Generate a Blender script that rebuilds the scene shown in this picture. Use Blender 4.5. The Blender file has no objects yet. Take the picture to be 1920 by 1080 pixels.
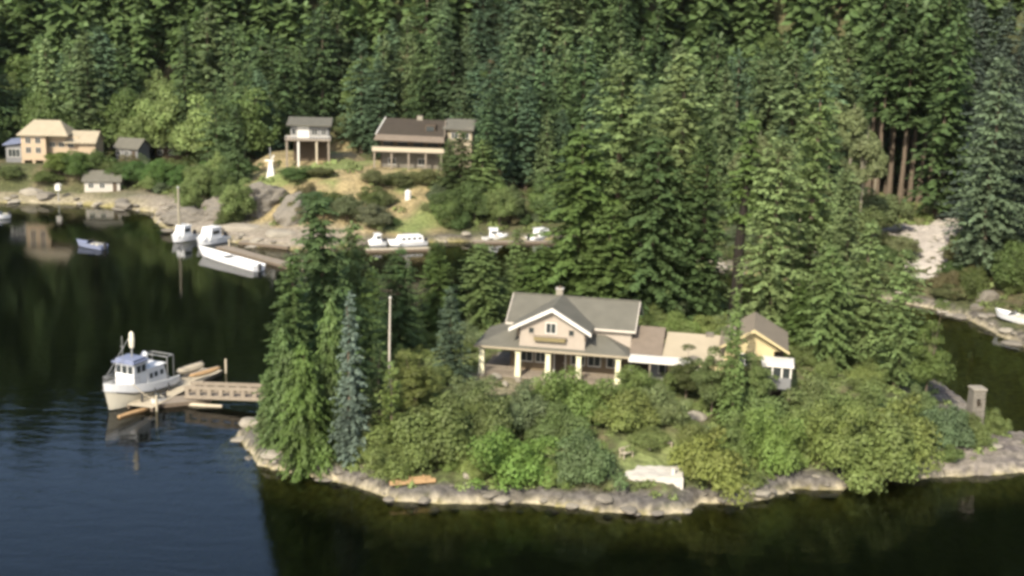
import bpy, math, random
import numpy as np
from mathutils import Matrix, Vector

# ------------------------------------------------------------------ camera, world, sun
sc = bpy.context.scene
COL = sc.collection
CAM_H, PITCH, ROLL, FPX = 42.0, math.radians(12.7), math.radians(1.5), 2400.0
cd = bpy.data.cameras.new('camera'); cam = bpy.data.objects.new('camera', cd); COL.objects.link(cam)
cd.sensor_width = 36; cd.lens = FPX/1920*36; cd.clip_start = 1; cd.clip_end = 5000
CM = Matrix.Rotation(math.radians(90)-PITCH, 3, 'X') @ Matrix.Rotation(ROLL, 3, 'Z')
cam.matrix_world = Matrix.Translation((0, 0, CAM_H)) @ CM.to_4x4()
sc.camera = cam
SUN_AZ, SUN_EL = math.radians(204), math.radians(40)      # compass: 180 = straight behind the camera, more = from the left
sd = bpy.data.lights.new('sun', 'SUN'); sun = bpy.data.objects.new('sun', sd); COL.objects.link(sun)
sd.energy = 4.4; sd.angle = math.radians(0.6); sd.color = (1.0, 0.92, 0.78)
sv = Vector((math.sin(SUN_AZ)*math.cos(SUN_EL), math.cos(SUN_AZ)*math.cos(SUN_EL), math.sin(SUN_EL)))
sun.rotation_euler = sv.to_track_quat('Z', 'Y').to_euler(); sun.location = (-60, -60, 90)
w = bpy.data.worlds.new('World'); sc.world = w; w.use_nodes = True
nt = w.node_tree; bg = nt.nodes['Background']
sk = nt.nodes.new('ShaderNodeTexSky'); sk.sky_type = 'NISHITA'; sk.sun_disc = False
sk.dust_density = 2.6; sk.sun_elevation = SUN_EL; sk.sun_rotation = SUN_AZ
nt.links.new(sk.outputs[0], bg.inputs[0]); bg.inputs[1].default_value = 0.15
sc.view_settings.view_transform = 'Standard'; sc.view_settings.look = 'None'
sc.view_settings.gamma = 1; sc.view_settings.exposure = 0.95; sc.view_settings.use_curve_mapping = False
sc.cycles.filter_width = 3.4
sc.cycles.use_denoising = True
sc.cycles.max_bounces = 6; sc.cycles.transparent_max_bounces = 8
sc.cycles.diffuse_bounces = 2; sc.cycles.glossy_bounces = 3

CMn = np.array(CM)
def ray(px, py):
    d = CMn @ np.array([(px-960)/FPX, -(py-540)/FPX, -1.0]); return d
def at(px, py, z=0.0):                 # the place on level z that this direction looks at
    d = ray(px, py); t = (z-CAM_H)/d[2]; return np.array([d[0]*t, d[1]*t, z])
def atY(px, py, Y):                    # the place on the vertical plane Y that this direction looks at
    d = ray(px, py); t = Y/d[1]; return np.array([d[0]*t, Y, CAM_H+d[2]*t])
def proj(p):
    q = CMn.T @ (np.array(p, float)-np.array([0, 0, CAM_H])); return 960+FPX*q[0]/-q[2], 540-FPX*q[1]/-q[2]

# ------------------------------------------------------------------ materials
def mat(name, col, rough=0.8, var=0.25, scale=2.0, bump=0.0, bscale=20.0, metallic=0.0, spec=0.3, col2=None):
    m = bpy.data.materials.new(name); m.use_nodes = True; n = m.node_tree.nodes; l = m.node_tree.links
    b = n['Principled BSDF']; b.inputs['Roughness'].default_value = rough; b.inputs['Metallic'].default_value = metallic
    b.inputs['Specular IOR Level'].default_value = spec
    tc = n.new('ShaderNodeTexCoord'); nz = n.new('ShaderNodeTexNoise'); nz.inputs['Scale'].default_value = scale; nz.inputs['Detail'].default_value = 6
    l.new(tc.outputs['Object'], nz.inputs['Vector'])
    mx = n.new('ShaderNodeMix'); mx.data_type = 'RGBA'; l.new(nz.outputs['Fac'], mx.inputs[0])
    c2 = col2 or col
    mx.inputs[6].default_value = (*[c*(1-var) for c in col], 1); mx.inputs[7].default_value = (*[min(1, c*(1+var)) for c in c2], 1)
    l.new(mx.outputs[2], b.inputs['Base Color'])
    if bump:
        nb = n.new('ShaderNodeTexNoise'); nb.inputs['Scale'].default_value = bscale; nb.inputs['Detail'].default_value = 5
        l.new(tc.outputs['Object'], nb.inputs['Vector'])
        bp = n.new('ShaderNodeBump'); bp.inputs['Strength'].default_value = bump; bp.inputs['Distance'].default_value = 0.1
        l.new(nb.outputs['Fac'], bp.inputs['Height']); l.new(bp.outputs[0], b.inputs['Normal'])
    return m

def siding(name, col, pitch=0.18):     # lapped boards: fine relief
    m = mat(name, col, 0.75, 0.12, 1.5); n = m.node_tree.nodes; l = m.node_tree.links
    tc = n.new('ShaderNodeTexCoord'); wv = n.new('ShaderNodeTexWave'); wv.wave_type = 'BANDS'; wv.bands_direction = 'Z'; wv.wave_profile = 'SAW'
    wv.inputs['Scale'].default_value = 0.314/pitch/2
    l.new(tc.outputs['Object'], wv.inputs['Vector'])
    bp = n.new('ShaderNodeBump'); bp.inputs['Distance'].default_value = 0.03; bp.inputs['Strength'].default_value = 0.6
    l.new(wv.outputs['Fac'], bp.inputs['Height']); l.new(bp.outputs[0], n['Principled BSDF'].inputs['Normal'])
    return m

def leafmat(name, transl=0.22, spread=0.42, scale=0.30, rough=0.6):
    m = bpy.data.materials.new(name); m.use_nodes = True; n = m.node_tree.nodes; l = m.node_tree.links
    b = n['Principled BSDF']; b.inputs['Roughness'].default_value = rough; b.inputs['Specular IOR Level'].default_value = 0.25
    oi = n.new('ShaderNodeObjectInfo'); tc = n.new('ShaderNodeTexCoord')
    nz = n.new('ShaderNodeTexNoise'); nz.inputs['Scale'].default_value = scale; nz.inputs['Detail'].default_value = 4
    l.new(tc.outputs['Object'], nz.inputs['Vector'])
    rm = n.new('ShaderNodeMapRange'); rm.inputs['From Min'].default_value = 0.3; rm.inputs['From Max'].default_value = 0.7
    rm.inputs['To Min'].default_value = 1-spread; rm.inputs['To Max'].default_value = 1+spread; l.new(nz.outputs['Fac'], rm.inputs['Value'])
    hs = n.new('ShaderNodeHueSaturation'); l.new(oi.outputs['Color'], hs.inputs['Color']); l.new(rm.outputs[0], hs.inputs['Value'])
    rh = n.new('ShaderNodeMapRange'); rh.inputs['To Min'].default_value = 0.485; rh.inputs['To Max'].default_value = 0.515; l.new(nz.outputs['Fac'], rh.inputs['Value'])
    l.new(rh.outputs[0], hs.inputs['Hue'])
    l.new(hs.outputs[0], b.inputs['Base Color'])
    tr = n.new('ShaderNodeBsdfTranslucent'); l.new(hs.outputs[0], tr.inputs[0])
    mx = n.new('ShaderNodeMixShader'); mx.inputs[0].default_value = transl
    l.new(b.outputs[0], mx.inputs[1]); l.new(tr.outputs[0], mx.inputs[2]); l.new(mx.outputs[0], n['Material Output'].inputs[0])
    return m

M = dict(
    needle=leafmat('needles', 0.3), leaf=leafmat('leaves', 0.4, 0.3, 0.6),
    bark=mat('bark', (.11, .085, .06), 0.95, .35, 4, .5, 12), palebark=mat('pale_bark', (.20, .18, .13), 0.9, .3, 4, .3, 12),
    rock=mat('rock', (.125, .112, .09), 0.9, .35, 1.3, .7, 3.0), palerock=mat('pale_rock', (.20, .18, .142), 0.9, .25, 1.5, .5, 4),
    roof=mat('grey_shingle', (.094, .089, .070), 0.9, .28, .7, .7, 9), brownroof=mat('brown_shingle', (.125, .100, .075), 0.9, .25, 1.4, .5, 6),
    tanroof=mat('tan_roof', (.26, .222, .155), 0.85, .15, .8, .3, 6), darkroof=mat('dark_roof', (.034, .027, .019), 0.9, .3, 1.0, .4, 5),
    cream=siding('cream_siding', (.30, .258, .21)), yellow=siding('yellow_siding', (.38, .315, .17)), pink=siding('peach_siding', (.34, .262, .175)),
    greysid=siding('grey_siding', (.14, .14, .138)), brownsid=siding('brown_siding', (.06, .043, .027)), darkwall=siding('shade_painted_wall', (.13, .098, .06)),
    white=mat('white_paint', (.50, .48, .43), 0.5, .06, 2), trim=mat('cream_trim', (.42, .38, .32), 0.55, .06, 2), post=mat('pale_yellow_paint', (.56, .53, .36), .55, .06, 2),
    glass=mat('window_glass', (.03, .035, .035), 0.08, .2, 2, spec=.5), dark=mat('dark_interior', (.03, .022, .015), 0.9, .2, 2),
    deck=mat('weathered_wood', (.185, .155, .118), 0.9, .3, 3, .3, 15), newwood=mat('orange_wood', (.32, .205, .10), 0.8, .25, 3, .2, 15), palewood=mat('pale_wood', (.34, .295, .215), 0.8, .2, 3, .2, 12),
    boatwhite=mat('boat_white', (.60, .60, .59), 0.3, .05, 1.5), boatcream=mat('boat_cream', (.52, .48, .38), 0.35, .08, 1.5), boatblue=mat('blue_grey_paint', (.15, .17, .24), 0.4, .1, 2),
    rubber=mat('dark_rubber', (.03, .03, .03), .7, .2, 3), red=mat('rust_red', (.22, .07, .04), .6, .2, 3),
    steel=mat('galvanised_metal', (.30, .30, .29), .45, .1, 3, metallic=.5), concrete=mat('pale_concrete', (.33, .31, .27), .9, .14, .9, .4, 7),
    gravel=mat('pale_gravel', (.30, .27, .232), .95, .14, .5, .5, 9), olive=mat('olive_paint', (.16, .13, .06), .7, .15, 2), orange=mat('orange_buoy', (.6, .2, .05), .5, .1, 2),
)

# ------------------------------------------------------------------ object helpers
def tag(o, label=None, cat=None, group=None, kind=None):
    if label: o['label'] = label
    if cat: o['category'] = cat
    if group: o['group'] = group
    if kind: o['kind'] = kind
    return o
def empty(name, loc, rz=0, label=None, cat=None, group=None):
    o = bpy.data.objects.new(name, None); COL.objects.link(o); o.location = [float(v) for v in loc]; o.rotation_euler = (0, 0, rz)
    o.empty_display_size = .5
    return tag(o, label, cat, group)
def link(name, me, m=None, parent=None, loc=None, rz=0):
    o = bpy.data.objects.new(name, me); COL.objects.link(o)
    if m is not None and len(me.materials) == 0: me.materials.append(m)
    if parent is not None: o.parent = parent
    if loc is not None: o.location = [float(v) for v in loc]
    if rz: o.rotation_euler = (0, 0, rz)
    return o
def mesh_np(name, V, k, F=None, smooth=False):      # equal faces of k corners
    V = np.asarray(V, np.float32).reshape(-1, 3); me = bpy.data.meshes.new(name)
    F = np.arange(len(V), dtype=np.int32) if F is None else np.asarray(F, np.int32).ravel()
    nf = len(F)//k
    me.vertices.add(len(V)); me.vertices.foreach_set('co', V.ravel())
    me.loops.add(len(F)); me.loops.foreach_set('vertex_index', F)
    me.polygons.add(nf); me.polygons.foreach_set('loop_start', np.arange(nf, dtype=np.int32)*k)
    try: me.polygons.foreach_set('loop_total', np.full(nf, k, np.int32))
    except Exception: pass
    if smooth: me.polygons.foreach_set('use_smooth', np.ones(nf, bool))
    me.update(calc_edges=True); me.validate(); return me

class MB:
    """collects solids in one mesh"""
    def __init__(s): s.v = []; s.f = []
    def add(s, vs, fs):
        o = len(s.v); s.v += [tuple(float(c) for c in v) for v in vs]; s.f += [tuple(i+o for i in f) for f in fs]; return s
    def box(s, x0, x1, y0, y1, z0, z1):
        return s.add([(x0,y0,z0),(x1,y0,z0),(x1,y1,z0),(x0,y1,z0),(x0,y0,z1),(x1,y0,z1),(x1,y1,z1),(x0,y1,z1)],
                     [(0,3,2,1),(4,5,6,7),(0,1,5,4),(1,2,6,5),(2,3,7,6),(3,0,4,7)])
    def cbox(s, c, sx, sy, sz): return s.box(c[0]-sx/2, c[0]+sx/2, c[1]-sy/2, c[1]+sy/2, c[2]-sz/2, c[2]+sz/2)
    def bar(s, a, b, wd, ht=None):
        a = Vector(a); b = Vector(b); d = (b-a).normalized(); ht = ht or wd
        u = d.cross(Vector((0, 0, 1))); u = Vector((1, 0, 0)) if u.length < 1e-4 else u.normalized(); v = u.cross(d).normalized()
        vs = []
        for p in (a, b):
            for i, j in ((-1,-1),(1,-1),(1,1),(-1,1)): vs.append(p+u*(i*wd/2)+v*(j*ht/2))
        return s.add(vs, [(0,1,2,3),(7,6,5,4),(0,4,5,1),(1,5,6,2),(2,6,7,3),(3,7,4,0)])
    def tube(s, pts, rs, n=8):
        pts = [Vector(p) for p in pts]; vs = []; fs = []
        for i, p in enumerate(pts):
            d = (pts[min(i+1, len(pts)-1)]-pts[max(i-1, 0)]).normalized()
            u = d.cross(Vector((0.01, 1, 0.02))).normalized(); v = d.cross(u).normalized()
            for k in range(n):
                a = 2*math.pi*k/n; vs.append(p+u*(rs[i]*math.cos(a))+v*(rs[i]*math.sin(a)))
        for i in range(len(pts)-1):
            for k in range(n): fs.append((i*n+k, i*n+(k+1) % n, (i+1)*n+(k+1) % n, (i+1)*n+k))
        fs.append(tuple(range(n-1, -1, -1))); fs.append(tuple(range((len(pts)-1)*n, len(pts)*n)))
        return s.add(vs, fs)
    def slab(s, poly, t):              # a flat polygon thickened downward (along -z)
        n = len(poly); up = [Vector(p) for p in poly]; lo = [p-Vector((0, 0, t)) for p in up]
        return s.add(up+lo, [tuple(range(n)), tuple(range(2*n-1, n-1, -1))]+[(i, i+n, (i+1) % n+n, (i+1) % n) for i in range(n)])
    def prism(s, poly, axis, a, b):    # polygon in the plane across axis, pushed from a to b
        n = len(poly)
        def P(p, t): return (p[0], t, p[1]) if axis == 'y' else ((t, p[0], p[1]) if axis == 'x' else (p[0], p[1], t))
        vs = [P(p, a) for p in poly]+[P(p, b) for p in poly]
        return s.add(vs, [tuple(range(n)), tuple(range(2*n-1, n-1, -1))]+[(i, i+n, (i+1) % n+n, (i+1) % n) for i in range(n)])
    def mesh(s, name):
        me = bpy.data.meshes.new(name); me.from_pydata(s.v, [], s.f)
        import bmesh
        bm = bmesh.new(); bm.from_mesh(me); bmesh.ops.recalc_face_normals(bm, faces=bm.faces); bm.to_mesh(me); bm.free()
        return me
    def build(s, name, m, parent=None, loc=None, rz=0, bevel=0, smooth=False):
        o = link(name, s.mesh(name), m, parent, loc, rz)
        if bevel:
            b = o.modifiers.new('bevel', 'BEVEL'); b.width = bevel; b.segments = 2; b.limit_method = 'ANGLE'
        if smooth: o.data.polygons.foreach_set('use_smooth', [True]*len(o.data.polygons))
        return o
def copy_tree(root, loc, rz=0, scale=None, label=None, group=None, color=None):
    c = root.copy(); COL.objects.link(c); c.location = [float(v) for v in loc]; c.rotation_euler = (0, 0, rz)
    if scale is not None: c.scale = scale
    if label: c['label'] = label
    if group: c['group'] = group
    for ch in root.children:
        d = ch.copy(); COL.objects.link(d); d.parent = c
        if color is not None: d.color = (*color, 1)
        for g in ch.children:
            e = g.copy(); COL.objects.link(e); e.parent = d
    if color is not None: c.color = (*color, 1)
    return c

# ------------------------------------------------------------------ terrain functions
def sm(t): t = np.clip(t, 0, 1); return t*t*(3-2*t)
def vnoise(x, y, seed=0):
    x = np.asarray(x, float); y = np.asarray(y, float)
    xi = np.floor(x).astype(np.int64); yi = np.floor(y).astype(np.int64); fx = sm(x-xi); fy = sm(y-yi)
    def h(a, b):
        n = (a*374761393+b*668265263+seed*1442695041) & 0xffffffff
        n = ((n ^ (n >> 13))*1274126177) & 0xffffffff; return ((n ^ (n >> 16)) & 0xffff)/65535.0
    return (h(xi, yi)*(1-fx)+h(xi+1, yi)*fx)*(1-fy)+(h(xi, yi+1)*(1-fx)+h(xi+1, yi+1)*fx)*fy
def fbm(x, y, seed=0, o=4):
    s = 0; a = .5; n = 0
    for i in range(o): s = s+a*vnoise(x*2**i+i*7.3, y*2**i-i*3.1, seed+i); n += a; a *= .5
    return s/n
def sdist(P, x, y):                    # signed distance to polygon, positive inside
    x = np.asarray(x, float); y = np.asarray(y, float); d = np.full(x.shape, 1e9); ins = np.zeros(x.shape, bool)
    n = len(P)
    for i in range(n):
        ax, ay = P[i]; bx, by = P[(i+1) % n]; ex, ey = bx-ax, by-ay; L = ex*ex+ey*ey+1e-9
        t = np.clip(((x-ax)*ex+(y-ay)*ey)/L, 0, 1); d = np.minimum(d, np.hypot(x-ax-t*ex, y-ay-t*ey))
        c = ((ay > y) != (by > y)); ins ^= c & (x < (bx-ax)*(y-ay)/((by-ay) if by != ay else 1e-9)+ax)
    return np.where(ins, d, -d)
def W(pts, z=0): return [tuple(at(a, b, z)[:2]) for a, b in pts]
ISLAND = W([(440,812),(462,842),(484,872),(530,884),(575,892),(640,905),(700,925),(745,940),(800,944),(860,946),(930,944),(1000,946),(1080,952),
            (1150,962),(1235,966),(1290,962),(1312,944),(1380,946),(1440,936),(1490,915),(1540,918),(1583,920),(1600,902),(1660,900),(1720,898),(1800,894),(1920,886),(2150,880),(2600,880),
            (2600,800),(2200,808),(1920,816),(1850,806),(1822,770),(1792,738),(1740,700),(1650,652),(1500,622),(1300,602),(1100,592),(920,600),(780,632),(660,680),(560,728),(505,772),(462,796)])
MAIN = [(-900, 290)]+W([(-900,360),(-400,372),(-100,378),(60,381),(150,384),(215,390),(290,398),(286,414),(320,432),(400,448),(480,462),(560,470),(640,462),(760,457),(900,452),
          (1050,452),(1180,470),(1340,500),(1500,536),(1640,560),(1745,578),(1820,600),(1870,628),(1930,655),(2060,700),(2300,770),(2600,780)])+[(900,150),(900,1500),(-900,1500)]
BRX, GRX = at(775, 322, 9)[:2], at(575, 300, 9)[:2]
PADS = [(13, 129, 16, 7.5, 4.15), (26, 122, 5, 4, 3.4), (-18.5, 251.5, 10, 7, 9.6), (-43, 267, 8, 6, 9.4), (-97, 270, 13, 8, 6.2)]
def terr(x, y):
    di = sdist(ISLAND, x, y); dm = sdist(MAIN, x, y)
    nz = fbm(x*.22, y*.22, 3)-.5; nf = fbm(x*.9, y*.9, 9)-.5
    # island
    di2 = di+nf*1.1
    hi = .75*sm(di2/.8)+.5*sm((di2-.8)/3)+3.2*sm((di2-2.5)/15)+nz*.7*sm(di2/5)+nf*.35*sm(di2/2)
    hi = hi+(.55*np.abs(fbm(x*.75, y*.75, 61)-.5)*2+.35*(fbm(x*2.3, y*2.3, 62)-.5))*sm(di2/.6)*sm((4.5-di2)/2)
    hi = np.where(x > 46, hi*np.clip(1-(x-46)/14, .28, 1), hi)
    # mainland
    dm2 = dm+nf*1.4
    kn = np.exp(-(((x-BRX[0]+12)/34)**2+((y-BRX[1])/26)**2))
    plateau = 4.6+4.8*kn
    hm = 1.0*sm(dm2/1.2)+.6*sm((dm2-1)/5)+(plateau-1.6)*sm((dm2-2)/24)
    hm = hm+nz*2.0*sm(dm2/18)+nf*.6*sm(dm2/3)
    hill = np.maximum(0, dm-46-nz*14-48*sm((x-15)/45)); hm = hm+hill*.52*sm(hill/60)+np.maximum(0, hill-55)*(-.12+.95*sm((x+.16*y)/30+.5))*np.clip(1-(hill-200)/300, .3, 1)
    for cx, cy, hx, hy, z in PADS:
        f = sm(1-np.hypot(np.maximum(np.abs(x-cx)-hx, 0), np.maximum(np.abs(y-cy)-hy, 0))/5)
        hi = hi*(1-f)+np.minimum(hi, z)*f if cy < 200 else hi
        hm = hm*(1-f)+z*f if cy > 200 else hm
    under_i = -np.minimum(-di*.95, 7)-.05; under_m = -np.minimum(-dm*.6, 7)-.05
    chan = sm((x-24)/12)*sm((200-y)/20)*sm((y-116)/6)
    under = np.maximum(under_i, under_m); under = np.maximum(under, -7+6.0*chan)
    h = np.where(di2 > 0, hi, np.where(dm2 > 0, hm, under+nf*.3))
    return h, di, dm
HX0, HY0, HST = -340.0, 50.0, .8
_gx, _gy = np.meshgrid(np.arange(HX0, 341, HST), np.arange(HY0, 651, HST)); HG = np.stack(terr(_gx, _gy))
def look(k, x, y):
    fx = (x-HX0)/HST; fy = (y-HY0)/HST; i = min(max(int(fx), 0), HG.shape[2]-2); j = min(max(int(fy), 0), HG.shape[1]-2); u = fx-i; v = fy-j; g = HG[k]
    return float((g[j, i]*(1-u)+g[j, i+1]*u)*(1-v)+(g[j+1, i]*(1-u)+g[j+1, i+1]*u)*v)
def H(x, y): return look(0, x, y)
def inside(P, x, y): return float(sdist(P, np.array([x]), np.array([y]))[0])
DRY = W([(445,395),(440,330),(500,305),(540,300),(640,270),(700,300),(840,310),(850,380),(790,400),(700,420),(560,430)], 6)
ROAD = [tuple(at(a, b, z)[:2]) for a, b, z in [(1640,432,4.5),(1700,428,4.5),(1745,425,4.6),(1788,408,4.6),(1800,420,4.5),(1783,450,4),(1762,490,3.2),(1748,520,2.4),(1680,518,2.4),(1704,490,3.2),(1716,466,3.8),(1704,452,4.2),(1670,446,4.4),(1620,450,4.4)]]
MEAD = W([(1560,345),(1640,330),(1760,325),(1800,390),(1790,420),(1700,430),(1600,430)], 7)
LAWN = W([(1130,870),(1160,815),(1240,800),(1300,820),(1290,870)], 3)
TERR = W([(870,740),(870,700),(1230,710),(1240,745),(1050,760)], 4)
def mixc(c, col, f): return c*(1-f[..., None])+np.array(col)*f[..., None]
def cover(x, y, h, di, dm):
    n = fbm(x*.35, y*.35, 21); n2 = fbm(x*1.7, y*1.7, 31); n3 = fbm(x*.08, y*.08, 41)
    c = np.empty(x.shape+(3,)); c[:] = (.055, .060, .026)
    c = mixc(c, (.085, .075, .040), sm((n-.42)*5))
    isl = di > -3
    c = mixc(c, (.095, .12, .040), isl*sm((n2-.4)*4)*.8)
    c = mixc(c, (.14, .165, .06), sm(sdist(LAWN, x, y)/1.5)*.8)
    c = mixc(c, (.18, .155, .10), sm(sdist(TERR, x, y)/1.0)*.75)
    c = mixc(c, (.245, .195, .10), sm((sdist(DRY, x, y)+4*(n-.5))/4)*sm((n2-.15)*3)); c = mixc(c, (.13, .11, .06), sm(sdist(DRY, x, y)/3)*sm((fbm(x*.7, y*.7, 88)-.52)*9)*.7)
    c = mixc(c, (.12, .15, .05), sm(sdist(DRY, x, y)/4)*sm((fbm(x*.15, y*.15, 77)-.55)*8)*.9)
    c = mixc(c, (.115, .12, .05), sm((sdist(MEAD, x, y)+3*(n-.5))/4)*.85)
    hh = h+(n2-.5)*.5; sandy = np.where(isl, 1.0, 1.0)
    shore = np.minimum(np.where(di > -3, di, 99), np.where(dm > -3, dm, 99))
    rocky = sm((2.4-shore+(n-.5)*3)/1.5)
    c = mixc(c, (.075, .067, .055), rocky)
    c = mixc(c, (.12, .106, .082), rocky*sm((n2-.5)*6)); c = mixc(c, (.06, .062, .03), rocky*sm((fbm(x*.16, y*.16, 91)-.5)*8)*sm((h-.25)*5)*.9)
    c = mixc(c, (.085, .078, .070), rocky*sm((h-.45)*3)*sm((1.7-h)*3)*(di > -3)*.85)
    knolls = (dm > -2)*sm((10-dm+6*(n-.5))/4)*sm((30-np.abs(x-at(430, 420)[0]))/10)
    c = mixc(c, (.19, .165, .132), knolls*.9)
    leftr = (dm > -2)*sm((6.5-dm+5*(n-.5))/4)*sm((at(300, 400)[0]-x)/8)
    c = mixc(c, (.185, .162, .105), leftr)
    spit = sm((x-at(1700, 890)[0])/4)*(di > -2)*(h < 2.4)
    c = mixc(c, (.15, .132, .108), spit); c = mixc(c, (.095, .083, .075), spit*sm((fbm(x*.25, y*.7, 55)-.5)*8))
    c = mixc(c, (.24, .21, .145), sm((.36-hh)*8)*sm((fbm(x*.3, y*.3, 93)-.22)*6)*(hh > -.5)*sm((3.5-shore)/1))
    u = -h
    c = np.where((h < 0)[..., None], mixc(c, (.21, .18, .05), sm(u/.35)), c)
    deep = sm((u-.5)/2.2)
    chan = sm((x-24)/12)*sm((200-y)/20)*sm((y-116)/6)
    c = np.where((h < 0)[..., None], mixc(c, (.007, .011, .004), deep*(1-.9*chan)), c)  # light lost in deep water is painted into the bottom colour
    return c
def grid(name, xs, ys, skip=None, sink=0.0):
    X, Y = np.meshgrid(xs, ys); h, di, dm = terr(X, Y); c = cover(X, Y, h, di, dm)
    nx, ny = len(xs), len(ys); V = np.stack([X, Y, h-sink], -1).reshape(-1, 3)
    i, j = np.meshgrid(np.arange(nx-1), np.arange(ny-1)); a = (j*nx+i)
    F = np.stack([a, a+1, a+nx+1, a+nx], -1).reshape(-1, 4)
    if skip:
        cx = V[F].mean(1); k = ~((cx[:, 0] > skip[0]) & (cx[:, 0] < skip[1]) & (cx[:, 1] > skip[2]) & (cx[:, 1] < skip[3])); F = F[k]
    me = mesh_np(name, V, 4, F, smooth=True)
    at_ = me.color_attributes.new('cover', 'FLOAT_COLOR', 'POINT'); at_.data.foreach_set('color', np.concatenate([c.reshape(-1, 3), np.ones((nx*ny, 1))], 1).astype(np.float32).ravel())
    return link(name, me, GM)
GM = bpy.data.materials.new('terrain'); GM.use_nodes = True
n = GM.node_tree.nodes; l = GM.node_tree.links; b = n['Principled BSDF']; b.inputs['Roughness'].default_value = .95; b.inputs['Specular IOR Level'].default_value = .15
va = n.new('ShaderNodeVertexColor'); va.layer_name = 'cover'; tc = n.new('ShaderNodeTexCoord')
nz = n.new('ShaderNodeTexNoise'); nz.inputs['Scale'].default_value = 1.6; nz.inputs['Detail'].default_value = 8; l.new(tc.outputs['Object'], nz.inputs['Vector'])
mr = n.new('ShaderNodeMapRange'); mr.inputs['From Min'].default_value = .3; mr.inputs['From Max'].default_value = .7; mr.inputs['To Min'].default_value = .6; mr.inputs['To Max'].default_value = 1.35
l.new(nz.outputs['Fac'], mr.inputs['Value']); hs = n.new('ShaderNodeHueSaturation'); l.new(va.outputs[0], hs.inputs['Color']); l.new(mr.outputs[0], hs.inputs['Value']); l.new(hs.outputs[0], b.inputs['Base Color'])
bp = n.new('ShaderNodeBump'); bp.inputs['Strength'].default_value = .8; bp.inputs['Distance'].default_value = .35; l.new(nz.outputs['Fac'], bp.inputs['Height']); l.new(bp.outputs[0], b.inputs['Normal'])
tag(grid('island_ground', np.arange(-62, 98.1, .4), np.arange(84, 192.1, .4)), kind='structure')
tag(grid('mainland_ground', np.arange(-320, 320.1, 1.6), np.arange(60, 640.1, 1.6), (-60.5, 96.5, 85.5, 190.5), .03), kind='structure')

# gravel track: fine sheet lying on the ground
bx = np.array(ROAD); xs = np.arange(bx[:, 0].min()-1, bx[:, 0].max()+1, .2); ys = np.arange(bx[:, 1].min()-1, bx[:, 1].max()+1, .2)
X, Y = np.meshgrid(xs, ys); h, di, dm = terr(X, Y); sdr = sdist(ROAD, X, Y)+(fbm(X*.25, Y*.25, 5, 2)-.5)*2.0+.9
V = np.stack([X, Y, h+.09], -1).reshape(-1, 3); i, j = np.meshgrid(np.arange(len(xs)-1), np.arange(len(ys)-1)); a = j*len(xs)+i
F = np.stack([a, a+1, a+len(xs)+1, a+len(xs)], -1).reshape(-1, 4); F = F[(sdr.ravel()[F] > 0).all(1)]
tag(link('gravel_road', mesh_np('gravel_road', V, 4, F, True), M['gravel']), 'pale gravel track bending down to the channel shore', None, None, 'structure')

# water
WM = bpy.data.materials.new('water'); WM.use_nodes = True; n = WM.node_tree.nodes; l = WM.node_tree.links
n.remove(n['Principled BSDF'])
tc = n.new('ShaderNodeTexCoord'); mp = n.new('ShaderNodeMapping'); mp.inputs['Rotation'].default_value = (0, 0, .35); mp.inputs['Scale'].default_value = (.55, 1.5, 1)
l.new(tc.outputs['Object'], mp.inputs[0])
n1 = n.new('ShaderNodeTexNoise'); n1.inputs['Scale'].default_value = .45; n1.inputs['Detail'].default_value = 3; n1.inputs['Distortion'].default_value = .6
n2 = n.new('ShaderNodeTexNoise'); n2.inputs['Scale'].default_value = 2.2; n2.inputs['Detail'].default_value = 2
n3 = n.new('ShaderNodeTexNoise'); n3.inputs['Scale'].default_value = .05; n3.inputs['Detail'].default_value = 2
l.new(mp.outputs[0], n1.inputs['Vector']); l.new(mp.outputs[0], n2.inputs['Vector']); l.new(tc.outputs['Object'], n3.inputs['Vector'])
b1 = n.new('ShaderNodeBump'); b1.inputs['Distance'].default_value = .10; b1.inputs['Strength'].default_value = .55
b2 = n.new('ShaderNodeBump'); b2.inputs['Distance'].default_value = .02; b2.inputs['Strength'].default_value = .22
l.new(n1.outputs['Fac'], b1.inputs['Height']); l.new(n2.outputs['Fac'], b2.inputs['Height']); l.new(b1.outputs[0], b2.inputs['Normal'])
mr = n.new('ShaderNodeMapRange'); # the breeze only reaches the open water; the cove behind lies calm
mr.inputs['From Min'].default_value = 124; mr.inputs['From Max'].default_value = 150; mr.inputs['To Min'].default_value = .34; mr.inputs['To Max'].default_value = .035
sx = n.new('ShaderNodeSeparateXYZ'); l.new(tc.outputs['Object'], sx.inputs[0]); ma = n.new('ShaderNodeMath'); ma.operation = 'MULTIPLY_ADD'; ma.inputs[1].default_value = 40
l.new(n3.outputs['Fac'], ma.inputs[0]); sb_ = n.new('ShaderNodeMath'); sb_.operation = 'SUBTRACT'; l.new(sx.outputs['Y'], sb_.inputs[0]); sb_.inputs[1].default_value = 20; l.new(sb_.outputs[0], ma.inputs[2])
l.new(ma.outputs[0], mr.inputs['Value']); l.new(mr.outputs[0], b1.inputs['Strength'])
fr = n.new('ShaderNodeFresnel'); fr.inputs['IOR'].default_value = 1.36; l.new(b2.outputs[0], fr.inputs['Normal'])
gl = n.new('ShaderNodeBsdfGlossy'); gl.inputs['Roughness'].default_value = .05; l.new(b2.outputs[0], gl.inputs['Normal'])
tr = n.new('ShaderNodeBsdfTransparent'); tr.inputs[0].default_value = (.60, .66, .46, 1)
mx = n.new('ShaderNodeMixShader'); l.new(fr.outputs[0], mx.inputs[0]); l.new(tr.outputs[0], mx.inputs[1]); l.new(gl.outputs[0], mx.inputs[2]); l.new(mx.outputs[0], n['Material Output'].inputs[0])
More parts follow.
